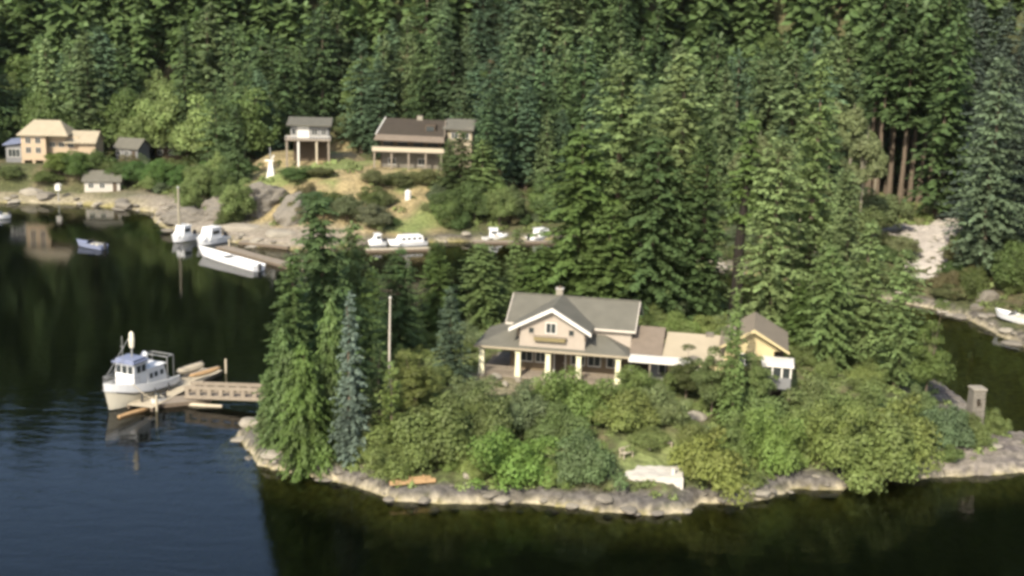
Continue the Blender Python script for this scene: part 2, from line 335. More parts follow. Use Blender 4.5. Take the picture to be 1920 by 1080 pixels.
wb = MB(); wb.add([(-900, -300, 0), (900, -300, 0), (900, 640, 0), (-900, 640, 0)], [(0, 1, 2, 3)])
tag(wb.build('water', WM), kind='structure')
sb = MB(); sb.add([(-900, -300, -7.6), (900, -300, -7.6), (900, 640, -7.6), (-900, 640, -7.6)], [(0, 1, 2, 3)])
tag(sb.build('seabed', mat('seabed_mud', (.012, .016, .011), .95, .2, .2)), kind='structure')

# ------------------------------------------------------------------ plants
def quads(P, D, S, Wd):                # diamond sprays
    return np.stack([P, P+D*.45+S*Wd[:, None], P+D, P+D*.55-S*Wd[:, None]], 1).reshape(-1, 3)
def nrm(v): return v/np.maximum(np.linalg.norm(v, axis=-1, keepdims=True), 1e-6)
def conifer_mesh(seed, h, r, step, nb, node, size, base=.1, up=.15, droop=.35, hang=.35, pw=.8, gap=.12, width=.32):
    R = np.random.default_rng(seed); out = []; z = h*base
    lean = R.normal(0, .01, 2)
    side = R.uniform(0, 6.28)
    while z < h*.985:
        t = (z-h*base)/(h*(1-base)); Lm = r*((1-t)**pw)*(1 if t > .12 else .7+2.5*t)+.12
        Lm *= R.uniform(.78, 1.12)
        k = max(3, int(round(nb*(1-.45*t)+R.uniform(-1, 1)))); a0 = R.uniform(0, 6.28)
        for q in range(k):
            if R.random() < gap: continue
            a = a0+6.283*q/k+R.normal(0, .25); L = Lm*R.uniform(.6, 1.15)*(1+.12*math.cos(a-side)); zz = z+R.normal(0, step*.35)
            s = np.arange(min(.25, L*.3), L+1e-6, node); s = s+R.uniform(-.3, .3, len(s))*node
            if len(s) == 0: s = np.array([L*.7])
            ub = up*(2.2*t-.5)+R.normal(0, .05)
            ca, sa = math.cos(a), math.sin(a)
            P0 = np.stack([ca*s, sa*s, zz+s*ub-droop*s*s/max(L, .5)*.5], -1)
            for kk, da in ((0, .9), (1, -.9), (2, 0.)):
                aa = a+da+R.normal(0, .25, len(s)); sz = size*(1-.35*s/L)*R.uniform(.7, 1.3, len(s))
                if kk == 2: sz = sz*1.1
                D = np.stack([np.cos(aa), np.sin(aa), -hang+R.normal(0, .22, len(s))], -1)*sz[:, None]
                S = nrm(np.stack([-np.sin(aa), np.cos(aa), R.normal(0, .45, len(s))], -1))
                out.append(quads(P0+R.normal(0, size*.12, P0.shape), D, S, sz*width))
        z += step*(1-.35*t)*R.uniform(.85, 1.15)
    # leader
    s = np.linspace(.93, 1.0, 6)*h; n_ = len(s); aa = R.uniform(0, 6.28, n_)
    D = np.stack([np.cos(aa)*.5, np.sin(aa)*.5, np.full(n_, .9)], -1)*size; S = nrm(np.stack([-np.sin(aa), np.cos(aa), np.zeros(n_)], -1))
    out.append(quads(np.stack([0*s, 0*s, s-size*.5], -1), D, S, np.full(n_, size*.3)))
    V = np.concatenate(out); V[:, 0] += lean[0]*V[:, 2]; V[:, 1] += lean[1]*V[:, 2]
    return mesh_np('crown', V, 4)
def trunk_mesh(h, rb, seed=0, top=.93, limbs=()):
    R = random.Random(seed); m = MB(); pts = []; rs = []
    for i in range(7):
        t = i/6; pts.append((R.uniform(-.1, .1)*t*2, R.uniform(-.1, .1)*t*2, -.6+(h*top+.6)*t)); rs.append(rb*(1-.85*t)*(1.35 if i == 0 else 1))
    m.tube(pts, rs, 8)
    for a, b_, r_ in limbs: m.tube([a, ((a[0]+b_[0])/2, (a[1]+b_[1])/2, (a[2]+b_[2])/2+.15), b_], [r_, r_*.7, r_*.3], 6)
    return m.mesh('trunk')
def broad_mesh(seed, h, rx, rz, cz, lobes, leaves, size, lr=.34, up=.35, low=.45, wild=0.):
    R = np.random.default_rng(seed); d = nrm(R.normal(0, 1, (lobes, 3))); d[:, 2] = np.abs(d[:, 2])*1.25-low; rad = R.uniform(.35, .85, lobes)**.6
    C = d*rad[:, None]*np.array([rx, rx, rz])*(1-lr*.6)+np.array([0, 0, cz]); Lr = rx*lr*R.uniform(.5, 1.3, lobes); out = []
    if wild: C = C*(1+R.normal(0, wild, (lobes, 1)))*np.array([1, 1, 1]); az = np.arctan2(C[:, 1], C[:, 0]); C[:, :2] *= (1+.35*wild*3*np.sin(az*2+seed)+.2*np.sin(az*3+seed*2))[:, None]
    for c, q in zip(C, Lr):
        k = int(leaves*(q/(rx*lr))**2)+8; nn = nrm(R.normal(0, 1, (k, 3))); nn[:, 2] = np.where(nn[:, 2] < -.5, -nn[:, 2], nn[:, 2])
        rr = R.uniform(.5, 1.12+wild, k)**.7; P = c+nn*(q*rr)[:, None]*np.array([1, 1, .85])
        nr = nrm(nn+R.normal(0, .45, (k, 3))+np.array([0, 0, up])); t = nrm(np.cross(nr, R.normal(0, 1, (k, 3)))); bt = np.cross(nr, t)
        sz = size*R.uniform(.6, 1.35, k); out.append(quads(P-t*sz[:, None]*.5, t*sz[:, None], bt, sz*.4))
    V = np.concatenate(out); V[:, 2] = np.maximum(V[:, 2], .02)
    return mesh_np('crown', V, 4), [tuple(c) for c in C[np.argsort(-C[:, 2])][:6]]
HID = []
def proto(kind, crown, trunk, leafm, barkm, names=('crown', 'trunk')):
    """a first individual of a kind, kept aside as a plain record; individuals are made with plant()"""
    crown.materials.append(leafm)
    if trunk is not None: trunk.materials.append(barkm)
    return dict(kind=kind, crown=crown, trunk=trunk, names=names)
def plant(p, loc, s, rz, color, label, cat, group=None, sz=None):
    o = empty(p['kind'], loc, rz, label, cat, group); o.scale = (s, s, sz or s)
    c = link(p['names'][0], p['crown'], None, o); c.color = (*color, 1)
    if p['trunk'] is not None: link(p['names'][1], p['trunk'], None, o)
    return o
# far forest kinds (unit heights of about 25 m)
FAR = []
for i, kw in enumerate([dict(r=4.9, pw=.62, droop=.3), dict(r=4.4, pw=.75, droop=.5), dict(r=5.6, pw=.5, droop=.25, gap=.2), dict(r=4.0, pw=.6, droop=.4), dict(r=5.2, pw=.8, droop=.6), dict(r=6.0, pw=.45, droop=.2, gap=.28), dict(r=4.6, pw=.55, droop=.7, gap=.05)]):
    FAR.append(proto('conifer', conifer_mesh(100+i, 25, step=.85, nb=8, node=.62, size=1.0, base=.1, **kw), trunk_mesh(25, .35, i), M['needle'], M['bark']))
BIRCH = []
for i in range(3):
    c, tops = broad_mesh(300+i, 20, 3.2, 6.5, 13, 50, 110, .45, .30)
    BIRCH.append(proto('birch_tree', c, trunk_mesh(19, .2, i, limbs=[((0, 0, 6+q), t, .08) for q, t in enumerate(tops[:4])]), M['leaf'], M['palebark']))
BROAD = []
for i in range(4):
    c, tops = broad_mesh(320+i, 11, 4.5, 5.0, 5.3, 56, 260, .36, .30, low=.6, wild=.18)
    BROAD.append(proto('broadleaf_tree', c, trunk_mesh(6.5, .28, i, limbs=[((0, 0, 2.5+q*.4), t, .12) for q, t in enumerate(tops[:5])]), M['leaf'], M['bark']))
# near conifers (24 m)
NEAR = []
for i, kw in enumerate([dict(r=4.2, pw=.60, droop=.35, hang=.3), dict(r=4.6, pw=.5, droop=.5, hang=.55), dict(r=3.6, pw=.68, droop=.3, hang=.25), dict(r=5.0, pw=.48, droop=.25, gap=.2)]):
    NEAR.append(proto('conifer', conifer_mesh(200+i, 24, step=.56, nb=9, node=.36, size=.66, base=.08, **kw), trunk_mesh(24, .42, 10+i), M['needle'], M['bark']))
SPRUCE = [proto('blue_spruce', conifer_mesh(231+i, 16, 2.6, .42, 9, .3, .55, base=.04, pw=.8, droop=.4, hang=.3, gap=.08), trunk_mesh(16, .25, 20+i), M['needle'], M['bark']) for i in range(2)]
CEDAR = [proto('cedar_tree', conifer_mesh(241+i, 13, 3.4, .44, 10, .25, .52, base=.02, pw=.55, droop=.9, hang=1.0, gap=.06, width=.28), trunk_mesh(13, .3, 24+i), M['needle'], M['bark']) for i in range(2)]
PINE = [proto('pine_tree', conifer_mesh(251+i, 9, 2.4, .8, 8, .26, .55, base=.06, pw=.45, up=.1, droop=.1, hang=.05, gap=.05), trunk_mesh(9, .17, 28+i), M['needle'], M['bark']) for i in range(2)]
BUSH = []
for i in range(5):
    c, tops = broad_mesh(340+i, 3, 1.8, 1.6, 1.15, 46, 260, .145, .30, low=.8, wild=.25)
    BUSH.append(proto('bush', c, trunk_mesh(1.4, .08, i), M['leaf'], M['bark'], ('foliage', 'stem')))
ALDER = []
for i in range(3):
    c, tops = broad_mesh(370+i, 15, 4.0, 7.6, 7.0, 80, 230, .28, .26, low=.95, wild=.2)
    ALDER.append(proto('leafy_tree', c, trunk_mesh(13, .2, i, limbs=[((0, 0, 3+q), t, .08) for q, t in enumerate(tops[:5])]), M['leaf'], M['palebark']))
SLIM = []
for i in range(2):
    c, tops = broad_mesh(350+i, 9, 2.0, 4.2, 5.0, 50, 240, .19, .32, low=.6, wild=.2)
    SLIM.append(proto('small_tree', c, trunk_mesh(7.5, .13, i, limbs=[((0, 0, 2+q*.5), t, .05) for q, t in enumerate(tops[:4])]), M['leaf'], M['bark']))

# ------------------------------------------------------------------ buildings
def window(parent, x, z, wd, ht, y, nx=2, frame='trim', face='y', proud=.06, t=.09):
    """a window in a wall facing -y: frame bars stand proud, the pane lies behind them"""
    m = MB(); x0, x1, z0, z1 = x-wd/2, x+wd/2, z-ht/2, z+ht/2
    m.box(x0-t, x0, y-proud, y+.04, z0-t, z1+t); m.box(x1, x1+t, y-proud, y+.04, z0-t, z1+t)
    m.box(x0, x1, y-proud, y+.04, z1, z1+t); m.box(x0, x1, y-proud-.03, y+.04, z0-t, z0)
    for i in range(1, nx):
        xx = x0+(x1-x0)*i/nx; m.box(xx-.03, xx+.03, y-proud+.01, y+.03, z0, z1)
    f = m.build('window', M[frame], parent)
    g = MB(); g.box(x0, x1, y-.015, y+.02, z0, z1); g.build('pane', M['glass'], f)
    return f
O = at(1030, 710, 4.4); YAW = math.radians(-11)
hs_ = empty('wooden_house', O, YAW, 'cream house with grey roof, white gable boards and pale porch columns on the island', 'house')
m = MB(); m.box(-7.35, 7.6, 0, 2.598, -.22, 0); m.box(-7.35, -4.62, 2.6, 7, -.22, 0); m.build('porch_floor', M['deck'], hs_)
m = MB(); m.box(-7.2, 7.5, .15, 9.4, -2.2, -.23); m.build('foundation', M['rock'], hs_)
m = MB(); m.box(-4.6, 7.9, 2.6, 9.4, 0, 3.0); m.build('lower_wall', M['darkwall'], hs_)  # cream wall in the porch shade, the shade painted in as darker tan
m = MB(); m.box(-4.6, 7.9, 2.605, 9.4, 3.0, 5.15)
m.prism([(2.605, 5.15), (9.4, 5.15), (6.0, 7.05)], 'x', -4.6, 7.9); wl = m.build('upper_wall', M['cream'], hs_)
m = MB(); m.box(-3.2, 3.5, 0, 4.9, 3.02, 5.25); m.prism([(-3.2, 5.25), (3.5, 5.25), (.15, 7.05)], 'y', 0, 5.4); m.build('gable_wall', M['cream'], hs_)
# main roof
m = MB(); TH = .2
rf = MB(); rf.slab([(-5.05, 2.15, 5.1), (8.3, 2.15, 5.1), (8.3, 6, 7.32), (-5.05, 6, 7.32)], TH)
rf.slab([(8.3, 9.85, 5.1), (-5.05, 9.85, 5.1), (-5.05, 6.003, 7.32), (8.3, 6.003, 7.32)], TH)
roof = rf.build('roof', M['roof'], hs_)
m = MB(); m.box(-5.05, 8.3, 5.86, 6.14, 7.3, 7.38); m.build('ridge_cap', M['roof'], roof)
m = MB(); m.box(-5.05, 8.3, 2.06, 2.146, 4.86, 5.08); m.build('gutter', M['trim'], roof)
for sx in (-5.13, 8.3):
    m = MB(); m.prism([(2.1, 4.85), (2.1, 5.08), (6, 7.33), (9.9, 5.08), (9.9, 4.85), (6, 7.08)], 'x', sx, sx+.08); m.build('barge_board', M['trim'], roof)
m = MB(); m.box(-.55, .15, 6.0, 6.6, 6.8, 8.0); ch = m.build('chimney', M['palerock'], roof)
m = MB(); m.box(-.62, .22, 5.93, 6.67, 8.0, 8.1); m.build('chimney_cap', M['concrete'], ch)
m = MB(); m.cbox((-.2, 6.3, 8.2), .3, .3, .2); m.build('flue', M['bark'], ch)
# front gable roof with the white boards
g = MB(); g.slab([(-4.15, -.55, 5.2), (.15, -.55, 7.5), (.15, 6.2, 7.5), (-4.15, 3.2, 5.2)], .2)
g.slab([(4.45-.35, -.55, 5.24), (4.45-.35, 3.2, 5.24), (.152, 6.2, 7.5), (.152, -.55, 7.5)], .2); gr = g.build('gable_roof', M['roof'], hs_)
for s_, xe in ((-1, -4.25), (1, 4.2)):
    ze = 5.15
    m = MB(); m.prism([(xe, ze-.32), (xe, ze+.06), (.15, 7.56), (.15, 7.14)], 'y', -.68, -.553); m.build('white_gable_board', M['white'], gr)
for x_, z_ in ((-3.3, 4.75), (3.55, 4.75)):
    m = MB(); m.bar((x_, -.02, z_-.5), (x_, -.5, z_+.35), .14); m.bar((x_, -.02, z_+.33), (x_, -.55, z_+.33), .12); m.build('knee_brace', M['bark'], gr)
# porch roof: hipped skirt
pr = MB(); e, zi, zo = -.38, 4.35, 3.1
pr.slab([(-7.8, e, zo), (8.0, e, zo), (5.2, 2.6, zi), (-4.6, 2.6, zi)], .16)
pr.slab([(8.003, e, zo), (8.003, 2.6, zo), (5.203, 2.598, zi)], .16)
pr.slab([(-7.803, e, zo), (-4.603, 2.6, zi), (-4.603, 7.0, zi), (-7.803, 7.2, zo)], .16)
pp = pr.build('porch_roof', M['roof'], hs_)
m = MB(); m.box(-7.85, 8.05, e-.09, e-.003, zo-.24, zo-.03); m.build('eave_board', M['tanroof'], pp)
m = MB(); m.box(-7.4, 7.5, -.02, .26, 2.66, 2.9); m.box(-7.4, -7.12, .26, 7, 2.66, 2.9); m.build('porch_beam', M['deck'], hs_)
for x_ in (-7.1, -3.3, -.2, 2.95, 6.95):
    m = MB(); m.add([(x_-.30,-.16,0),(x_+.30,-.16,0),(x_+.30,.40,0),(x_-.30,.40,0),(x_-.23,-.1,2.5),(x_+.23,-.1,2.5),(x_+.23,.34,2.5),(x_-.23,.34,2.5)],
                    [(0,3,2,1),(4,5,6,7),(0,1,5,4),(1,2,6,5),(2,3,7,6),(3,0,4,7)]); pc = m.build('porch_column', M['post'], hs_)
    m = MB(); m.box(x_-.3, x_+.3, -.16, .4, 2.5, 2.655); m.build('capital', M['post'], pc)
    m = MB(); m.box(x_-.38, x_+.38, -.24, .48, -.6, -.001); m.build('plinth', M['palerock'], pc)
# openings
window(hs_, .0, 5.3, .95, 1.0, 0, 2, 'white'); window(hs_, -2.0, 4.95, .5, .55, 0, 1, 'cream'); window(hs_, 2.1, 4.95, .5, .55, 0, 1, 'cream')
m = MB(); m.box(-1.65, 1.55, -.48, -.003, 4.02, 4.42); fb = m.build('flower_box', M['olive'], hs_)
m = MB(); m.box(-1.75, 1.65, -.52, -.003, 4.42, 4.48); m.build('box_rim', M['deck'], fb)
for x_, w_ in ((-2.9, 1.2), (-1.4, 1.0), (2.5, 1.3), (4.2, 1.2), (6.2, 1.3)): window(hs_, x_, 1.6, w_, 1.25, 2.6, 2, 'white')
m = MB(); m.box(.1, 1.15, 2.53, 2.6, .02, 2.15); d_ = m.build('door', M['brownsid'], hs_)
m = MB(); m.cbox((1.02, 2.5, 1.05), .06, .06, .16); m.build('handle', M['steel'], d_)
m = MB(); m.box(-.02, .1, 2.5, 2.6, 0, 2.27); m.box(1.15, 1.27, 2.5, 2.6, 0, 2.27); m.box(.1, 1.15, 2.5, 2.6, 2.15, 2.27); m.build('door_frame', M['white'], hs_)
for a_, b_ in ((-6.75, -3.65), (3.3, 6.6)):
    rail = MB(); rail.box(a_, b_, .05, .14, .85, .93); rail.box(a_, b_, .06, .13, .1, .17)
    k = int((b_-a_)/.28)
    for i in range(k+1): x_ = a_+(b_-a_)*i/k; rail.box(x_-.025, x_+.025, .07, .12, .17, .85)
    rail.build('porch_railing', M['deck'], hs_)
m = MB()
for i in range(3): m.box(-.9, 1.6, -.3*(i+1), -.3*i-.003, -.22*(i+2), -.22*(i+1)-.002)
m.build('front_steps', M['concrete'], hs_)
# link and flat canopy
m = MB(); m.box(7.95, 13.6, 1.4, 7.2, -1.5, 2.72); m.build('link_wall', M['greysid'], hs_)
m = MB(); m.slab([(7.95, .9, 3.08), (11.2, .9, 3.08), (11.2, 4.6, 5.1), (7.95, 4.6, 5.1)], .18); m.slab([(11.2, 8.2, 3.1), (7.95, 8.2, 3.1), (7.95, 4.603, 5.1), (11.2, 4.603, 5.1)], .18)
m.build('link_roof', M['brownroof'], hs_)
m = MB(); m.box(8.06, 14.1, -.9, .89, 2.86, 3.02); cn = m.build('flat_canopy', M['white'], hs_)
m = MB(); m.box(8.06, 14.1, -1.0, -.903, 2.72, 3.1); m.build('white_fascia', M['white'], cn)
for x_ in (10.2, 13.9):
    m = MB(); m.box(x_-.08, x_+.08, -.8, -.64, -1.2, 2.855); m.build('canopy_post', M['deck'], cn)
m = MB(); m.box(8.2, 10.0, 1.33, 1.399, -.2, 2.4); m.build('recess_shade_panel', M['dark'], hs_)  # flat dark sheet painted as the shade of the open recess under the canopy
window(hs_, 11.6, 1.6, 1.3, .9, 1.4, 2, 'white')
# cottage
p0 = Vector(O)+Matrix.Rotation(YAW, 3, 'Z') @ Vector((11.2, 0, 0))
ct = empty('guest_cottage', p0, YAW, 'tan roofed cottage with yellow gable and white bay porch right of the island house', 'cottage'); ct.scale = (1, 1, .87)
m = MB(); m.box(.6, 6.2, 1.3, 8.6, -2, 3.2); m.prism([(1.3, 3.2), (8.6, 3.2), (5, 4.9)], 'x', .6, 6.2); m.build('wall', M['yellow'], ct)
m = MB(); m.slab([(.0, .8, 3.3), (6.6, .8, 3.3), (6.6, 5, 5.25), (.2, 5, 5.25)], .2); m.slab([(6.6, 9.2, 3.3), (0, 9.2, 3.3), (.2, 5.003, 5.25), (6.6, 5.003, 5.25)], .2); m.build('tan_roof', M['tanroof'], ct)
m = MB(); m.box(6.2, 11.0, 1.2, 8, -2.2, 5.0); m.prism([(6.2, 5.0), (11.6, 5.0), (8.9, 7.0)], 'y', 1.2, 8); m.build('gable_wall', M['yellow'], ct)
m = MB(); m.slab([(5.6, .5, 5.2), (8.95, .5, 7.5), (8.95, 8.4, 7.5), (5.6, 8.4, 5.2)], .2); m.slab([(8.953, .5, 7.5), (12.4, .5, 5.25), (12.4, 8.4, 5.25), (8.953, 8.4, 7.5)], .2); gr2 = m.build('gable_roof', mat('grey_tan_shingle', (.15, .125, .09), .9, .2, 1, .5, 7), ct)
m = MB(); m.prism([(5.5, 4.9), (5.5, 5.2), (8.95, 7.58), (8.95, 7.2)], 'y', .36, .497); m.prism([(12.5, 4.95), (12.5, 5.2), (8.953, 7.58), (8.953, 7.2)], 'y', .36, .497); m.build('barge_board', M['yellow'], gr2)
m = MB(); m.box(11.0, 12.0, 3.0, 8, -2.2, 4.9); m.build('side_wall', M['brownsid'], ct)
window(ct, 8.2, 3.8, 1.1, 1.2, 1.2, 2, 'white'); window(ct, 3.3, 1.9, 1.6, 1.0, 1.3, 3, 'white')
m = MB(); m.box(4.1, 4.9, 4.6, 5.3, 4.9, 5.5); m.build('chimney', M['rock'], ct)
by = MB(); by.box(9.95, 12.75, -1.35, 1.19, 1.45, 2.75); bay = by.build('bay_porch', M['greysid'], ct)
m = MB(); m.box(9.8, 12.95, -1.5, 1.19, 3.98, 4.36); m.build('white_roof', M['white'], bay)
m = MB(); m.box(10.05, 12.65, -1.25, 1.19, 2.75, 3.98); m.build('pane', M['glass'], bay)
for x_ in (9.95, 10.85, 11.75, 12.6):
    m = MB(); m.box(x_, x_+.16, -1.36, -1.252, 2.75, 3.975); m.build('mullion', M['white'], bay)
for x_ in (9.97, 12.55):
    m = MB(); m.box(x_, x_+.2, -1.33, -1.1, -2.4, 1.445); m.build('stilt', M['deck'], bay)

# ---- brown chalet on the far knoll
B = np.array(at(768, 322, 9)); B[2] = 9.2
ch_ = empty('brown_house', B, math.radians(-3), 'large brown roofed house above a wooden deck on the dry grass knoll across the water', 'house'); ch_.scale = (1, 1, .9)
m = MB(); m.box(-6.0, 5.9, 2.2, 11, -1.5, 7.1); m.prism([(2.2, 7.1), (11, 7.1), (6.8, 10)], 'x', -5.6, 5.6); m.build('wall', M['brownsid'], ch_)
m = MB(); m.box(-5.6, 5.6, 1.0, 2.195, -2.5, 3.9); m.build('lower_wall', M['rock'], ch_)
m = MB(); m.slab([(-6.6, .9, 7.5), (6.5, .9, 7.3), (6.0, 6.8, 10.3), (-5.6, 6.8, 10.5)], .25); m.slab([(6.5, 12, 7.2), (-6.6, 12, 7.4), (-5.6, 6.803, 10.5), (6.0, 6.803, 10.3)], .25); r_ = m.build('roof', M['darkroof'], ch_)
m = MB(); m.bar((-6.72, .8, 7.5), (-5.72, 6.8, 10.55), .18, .3); m.build('white_rake_board', M['white'], r_)
m = MB(); m.bar((6.6, .8, 7.3), (6.1, 6.8, 10.3), .15, .3); m.build('rake_board', M['deck'], r_)
m = MB(); m.slab([(-6.9, -.6, 6.6), (6.7, -.6, 6.4), (6.5, .89, 7.35), (-6.6, .89, 7.55)], .18); m.build('eave_band', M['brownroof'], r_)
m = MB(); m.add([(2.6, 2.6, 8.1), (4.6, 2.6, 8.1), (4.6, 2.6, 9.5), (2.6, 2.6, 9.5), (2.6, 5.6, 9.6), (4.6, 5.6, 9.6)], [(0,1,2,3), (3,2,5,4), (1,5,2), (0,3,4), (0,4,5,1)]); dm_ = m.build('dormer', M['brownsid'], r_)
m = MB(); m.box(2.85, 4.35, 2.52, 2.597, 8.3, 9.3); m.build('pane', M['glass'], dm_)
m = MB(); m.box(.5, 1.6, 6.4, 7.2, 9.9, 11.1); m.build('chimney', M['palerock'], r_)
m = MB(); m.box(-7.0, 6.8, -1.9, 2.19, 4.12, 4.3); m.build('deck', M['deck'], ch_)
m = MB(); m.box(-7.0, 6.8, -2.0, -1.9, 5.0, 5.22); m.box(-7.0, 6.8, -1.97, -1.93, 4.3, 5.0)
m.build('deck_railing', M['palewood'], ch_)
for x_ in (-6.6, -3.3, 0, 3.3, 6.3):
    m = MB(); m.box(x_-.15, x_+.15, -1.7, -1.4, -3.5, 4.1); m.build('deck_post', M['deck'], ch_)
for x_ in (-4.5, -1.7, 1.4, 4.2): window(ch_, x_, 5.7, 1.8, 1.4, 2.2, 3, 'brownsid')
for x_ in (-3.6, 2.2): window(ch_, x_, 1.8, 1.3, 1.3, 1.0, 2, 'white')
wg = MB(); wg.box(6.6, 11.6, 4, 9.5, -1.5, 9.0); wng = wg.build('side_wing', M['tanroof'], ch_)
m = MB(); m.slab([(5.9, 3.2, 8.95), (12.0, 3.2, 8.75), (12.0, 10, 10.4), (6.1, 10, 10.4)], .22); m.build('wing_roof', M['roof'], wng)
window(ch_, 8.2, 7.4, 1.2, 1.2, 4.0, 2, 'white'); window(ch_, 10.4, 7.4, 1.2, 1.2, 4.0, 2, 'white')

# ---- grey house raised on posts
G = np.array(at(575, 296, 10)); G[2] = 9.4
gh = empty('stilt_house', G, math.radians(6), 'grey and white house on tall posts at the forest edge left of the brown roof', 'house'); gh.scale = (.95, 1, .88)
m = MB(); m.box(-3.4, 4.6, 1.6, 8, 4.9, 8.0); m.build('wall', M['greysid'], gh)
m = MB(); m.box(-2.0, .5, 1.52, 1.597, 5.0, 7.9); m.build('white_wall_panel', M['white'], gh)
m = MB(); m.slab([(-4.2, .6, 8.1), (5.2, .6, 8.0), (5.2, 8.6, 9.0), (-4.2, 8.6, 9.1)], .25); m.build('roof', M['roof'], gh)
m = MB(); m.box(-4.4, 5.0, -.6, 8, 4.6, 4.85); m.build('balcony', M['deck'], gh)
m = MB(); m.box(-4.4, 5.0, -.6, -.52, 5.6, 5.72)
for i in range(16): x_ = -4.36+i*.62; m.box(x_-.03, x_+.03, -.59, -.53, 4.85, 5.6)
m.build('balcony_railing', M['white'], gh)
for x_, mm in ((-4.1, 'deck'), (-1.7, 'white'), (2.1, 'palewood'), (4.6, 'deck')):
    m = MB(); m.box(x_-.2, x_+.2, -.35, .05, -1.5, 4.595); m.build('post', M[mm], gh)
m = MB(); m.box(-3.0, 4.2, 3.5, 8, -1, 4.595); m.build('lower_wall', M['brownsid'], gh)
window(gh, 1.6, 6.4, 1.2, 1.3, 1.6, 2, 'white'); window(gh, 3.5, 6.4, 1.0, 1.3, 1.6, 2, 'white'); window(gh, -2.75, 6.4, .8, 1.3, 1.6, 1, 'white')

# ---- tan mansion far left
Mn = np.array(at(65, 312, 5.5)); Mn[2] = 6.3
mh = empty('hip_roofed_house', Mn, math.radians(4), 'tan hip roofed mansion with a two storey window tower on the far left shore', 'house'); mh.scale = (.93, 1, .84)
m = MB(); m.box(-2.7, 2.7, 0, 6, .6, 6.9); m.build('tower_wall', M['pink'], mh)
m = MB(); m.box(2.71, 9.5, 1.8, 8, -.5, 6.3); m.build('main_wall', M['pink'], mh)
def hip(x0, x1, y0, y1, z0, z1, ins, t=.25):
    r = MB(); yc = (y0+y1)/2; a, b_ = x0+ins, x1-ins
    r.slab([(x0, y0, z0), (x1, y0, z0), (b_, yc, z1), (a, yc, z1)], t); r.slab([(x1, y1, z0), (x0, y1, z0), (a, yc+.003, z1), (b_, yc+.003, z1)], t)
    r.slab([(x0-.003, y1, z0), (x0-.003, y0, z0), (a-.003, yc, z1)], t); r.slab([(x1+.003, y0, z0), (x1+.003, y1, z0), (b_+.003, yc, z1)], t); return r
hip(-3.4, 7.8, -.7, 7.6, 6.95, 10.2, 2.7).build('roof', M['tanroof'], mh)
m = MB(); m.slab([(6.4, .4, 5.1), (13.6, .4, 5.1), (13.6, 4.4, 7.6), (7.6, 4.4, 7.6)], .25); m.slab([(13.6, 8.6, 5.1), (6.4, 8.6, 5.1), (7.6, 4.403, 7.6), (13.6, 4.403, 7.6)], .25); m.build('wing_roof', M['tanroof'], mh)
m = MB(); m.box(9.51, 13.2, 1.2, 8, -.5, 5.0); m.prism([(1.2, 5.0), (8, 5.0), (4.4, 7.2)], 'x', 9.6, 13.2); m.build('wing_wall', M['pink'], mh)
for z_ in (5.5, 3.1):
    for x_ in (-1.15, 1.0): window(mh, x_, z_, 1.1, 1.4, 0, 2, 'trim')
for x_ in (3.6, 5.6, 7.6): window(mh, x_, 4.3, 1.2, 1.1, 1.8, 2, 'trim')
for x_ in (-2.5, -.1, 2.3):
    m = MB(); m.box(x_-.3, x_+.3, .05, .65, -2.5, .597); m.build('tower_leg', M['pink'], mh)
m = MB(); m.box(-6.4, -2.71, .8, 6, -1.2, 4.2); m.build('glazed_wing', M['greysid'], mh)
m = MB(); m.slab([(-6.9, .2, 4.3), (-2.72, .2, 4.9), (-2.72, 6.4, 5.6), (-6.9, 6.4, 5.0)], .2); m.build('glazed_wing_roof', M['boatblue'], mh)
window(mh, -4.6, 2.2, 2.6, 1.9, .8, 3, 'white')
m = MB(); m.box(-8.5, 5, -3.2, -.72, -2.5, -.35); m.build('terrace', M['palerock'], mh)
m = MB(); m.box(3.2, 4.6, -2.5, -1.2, -.35, 1.6); m.build('stair_wall', M['pink'], mh)

# ---- small houses in the trees
def cottage(name, loc, yaw, wd, dp, ht, rise, wallm, roofm, label, wins, cat='cottage'):
    e_ = empty(name, loc, yaw, label, cat)
    m = MB(); m.box(-wd/2, wd/2, 0, dp, -2, ht); m.prism([(0, ht), (dp, ht), (dp/2, ht+rise*.88)], 'x', -wd/2, wd/2); m.build('wall', M[wallm], e_)
    m = MB(); o_ = .45; zz = ht-.1; m.slab([(-wd/2-o_, -o_, zz), (wd/2+o_, -o_, zz), (wd/2+o_, dp/2, ht+rise+.1), (-wd/2-o_, dp/2, ht+rise+.1)], .18)
    m.slab([(wd/2+o_, dp+o_, zz), (-wd/2-o_, dp+o_, zz), (-wd/2-o_, dp/2+.003, ht+rise+.1), (wd/2+o_, dp/2+.003, ht+rise+.1)], .18); m.build('roof', M[roofm], e_)
    for x_ in wins: window(e_, x_, ht*.55, 1.0, 1.0, 0, 2, 'white')
    m = MB(); m.box(wd/2-1.4, wd/2-.6, -.05, -.002, 0, 2.0); m.build('door', M['brownsid'], e_)
    return e_
def onland(px, py, zg=6):              # follow the line of sight down to the ground
    d = ray(px, py); t = 80+np.arange(900)*.5; P = d[None, :]*t[:, None]; P[:, 2] += CAM_H
    i = np.clip(((P[:, 0]-HX0)/HST).round().astype(int), 0, HG.shape[2]-1); j = np.clip(((P[:, 1]-HY0)/HST).round().astype(int), 0, HG.shape[1]-1)
    hit = np.nonzero(HG[0][j, i] >= P[:, 2])[0]
    if len(hit) == 0: return at(px, py, zg)
    q = P[hit[0]]; return np.array([q[0], q[1], H(q[0], q[1])])
sh = onland(192, 360); cottage('boat_shed', sh, .1, 7, 4.5, 2.3, 1.7, 'concrete', 'roof', 'low grey roofed shed with a pale wall beside the left shore rocks', (-2.2, 0))
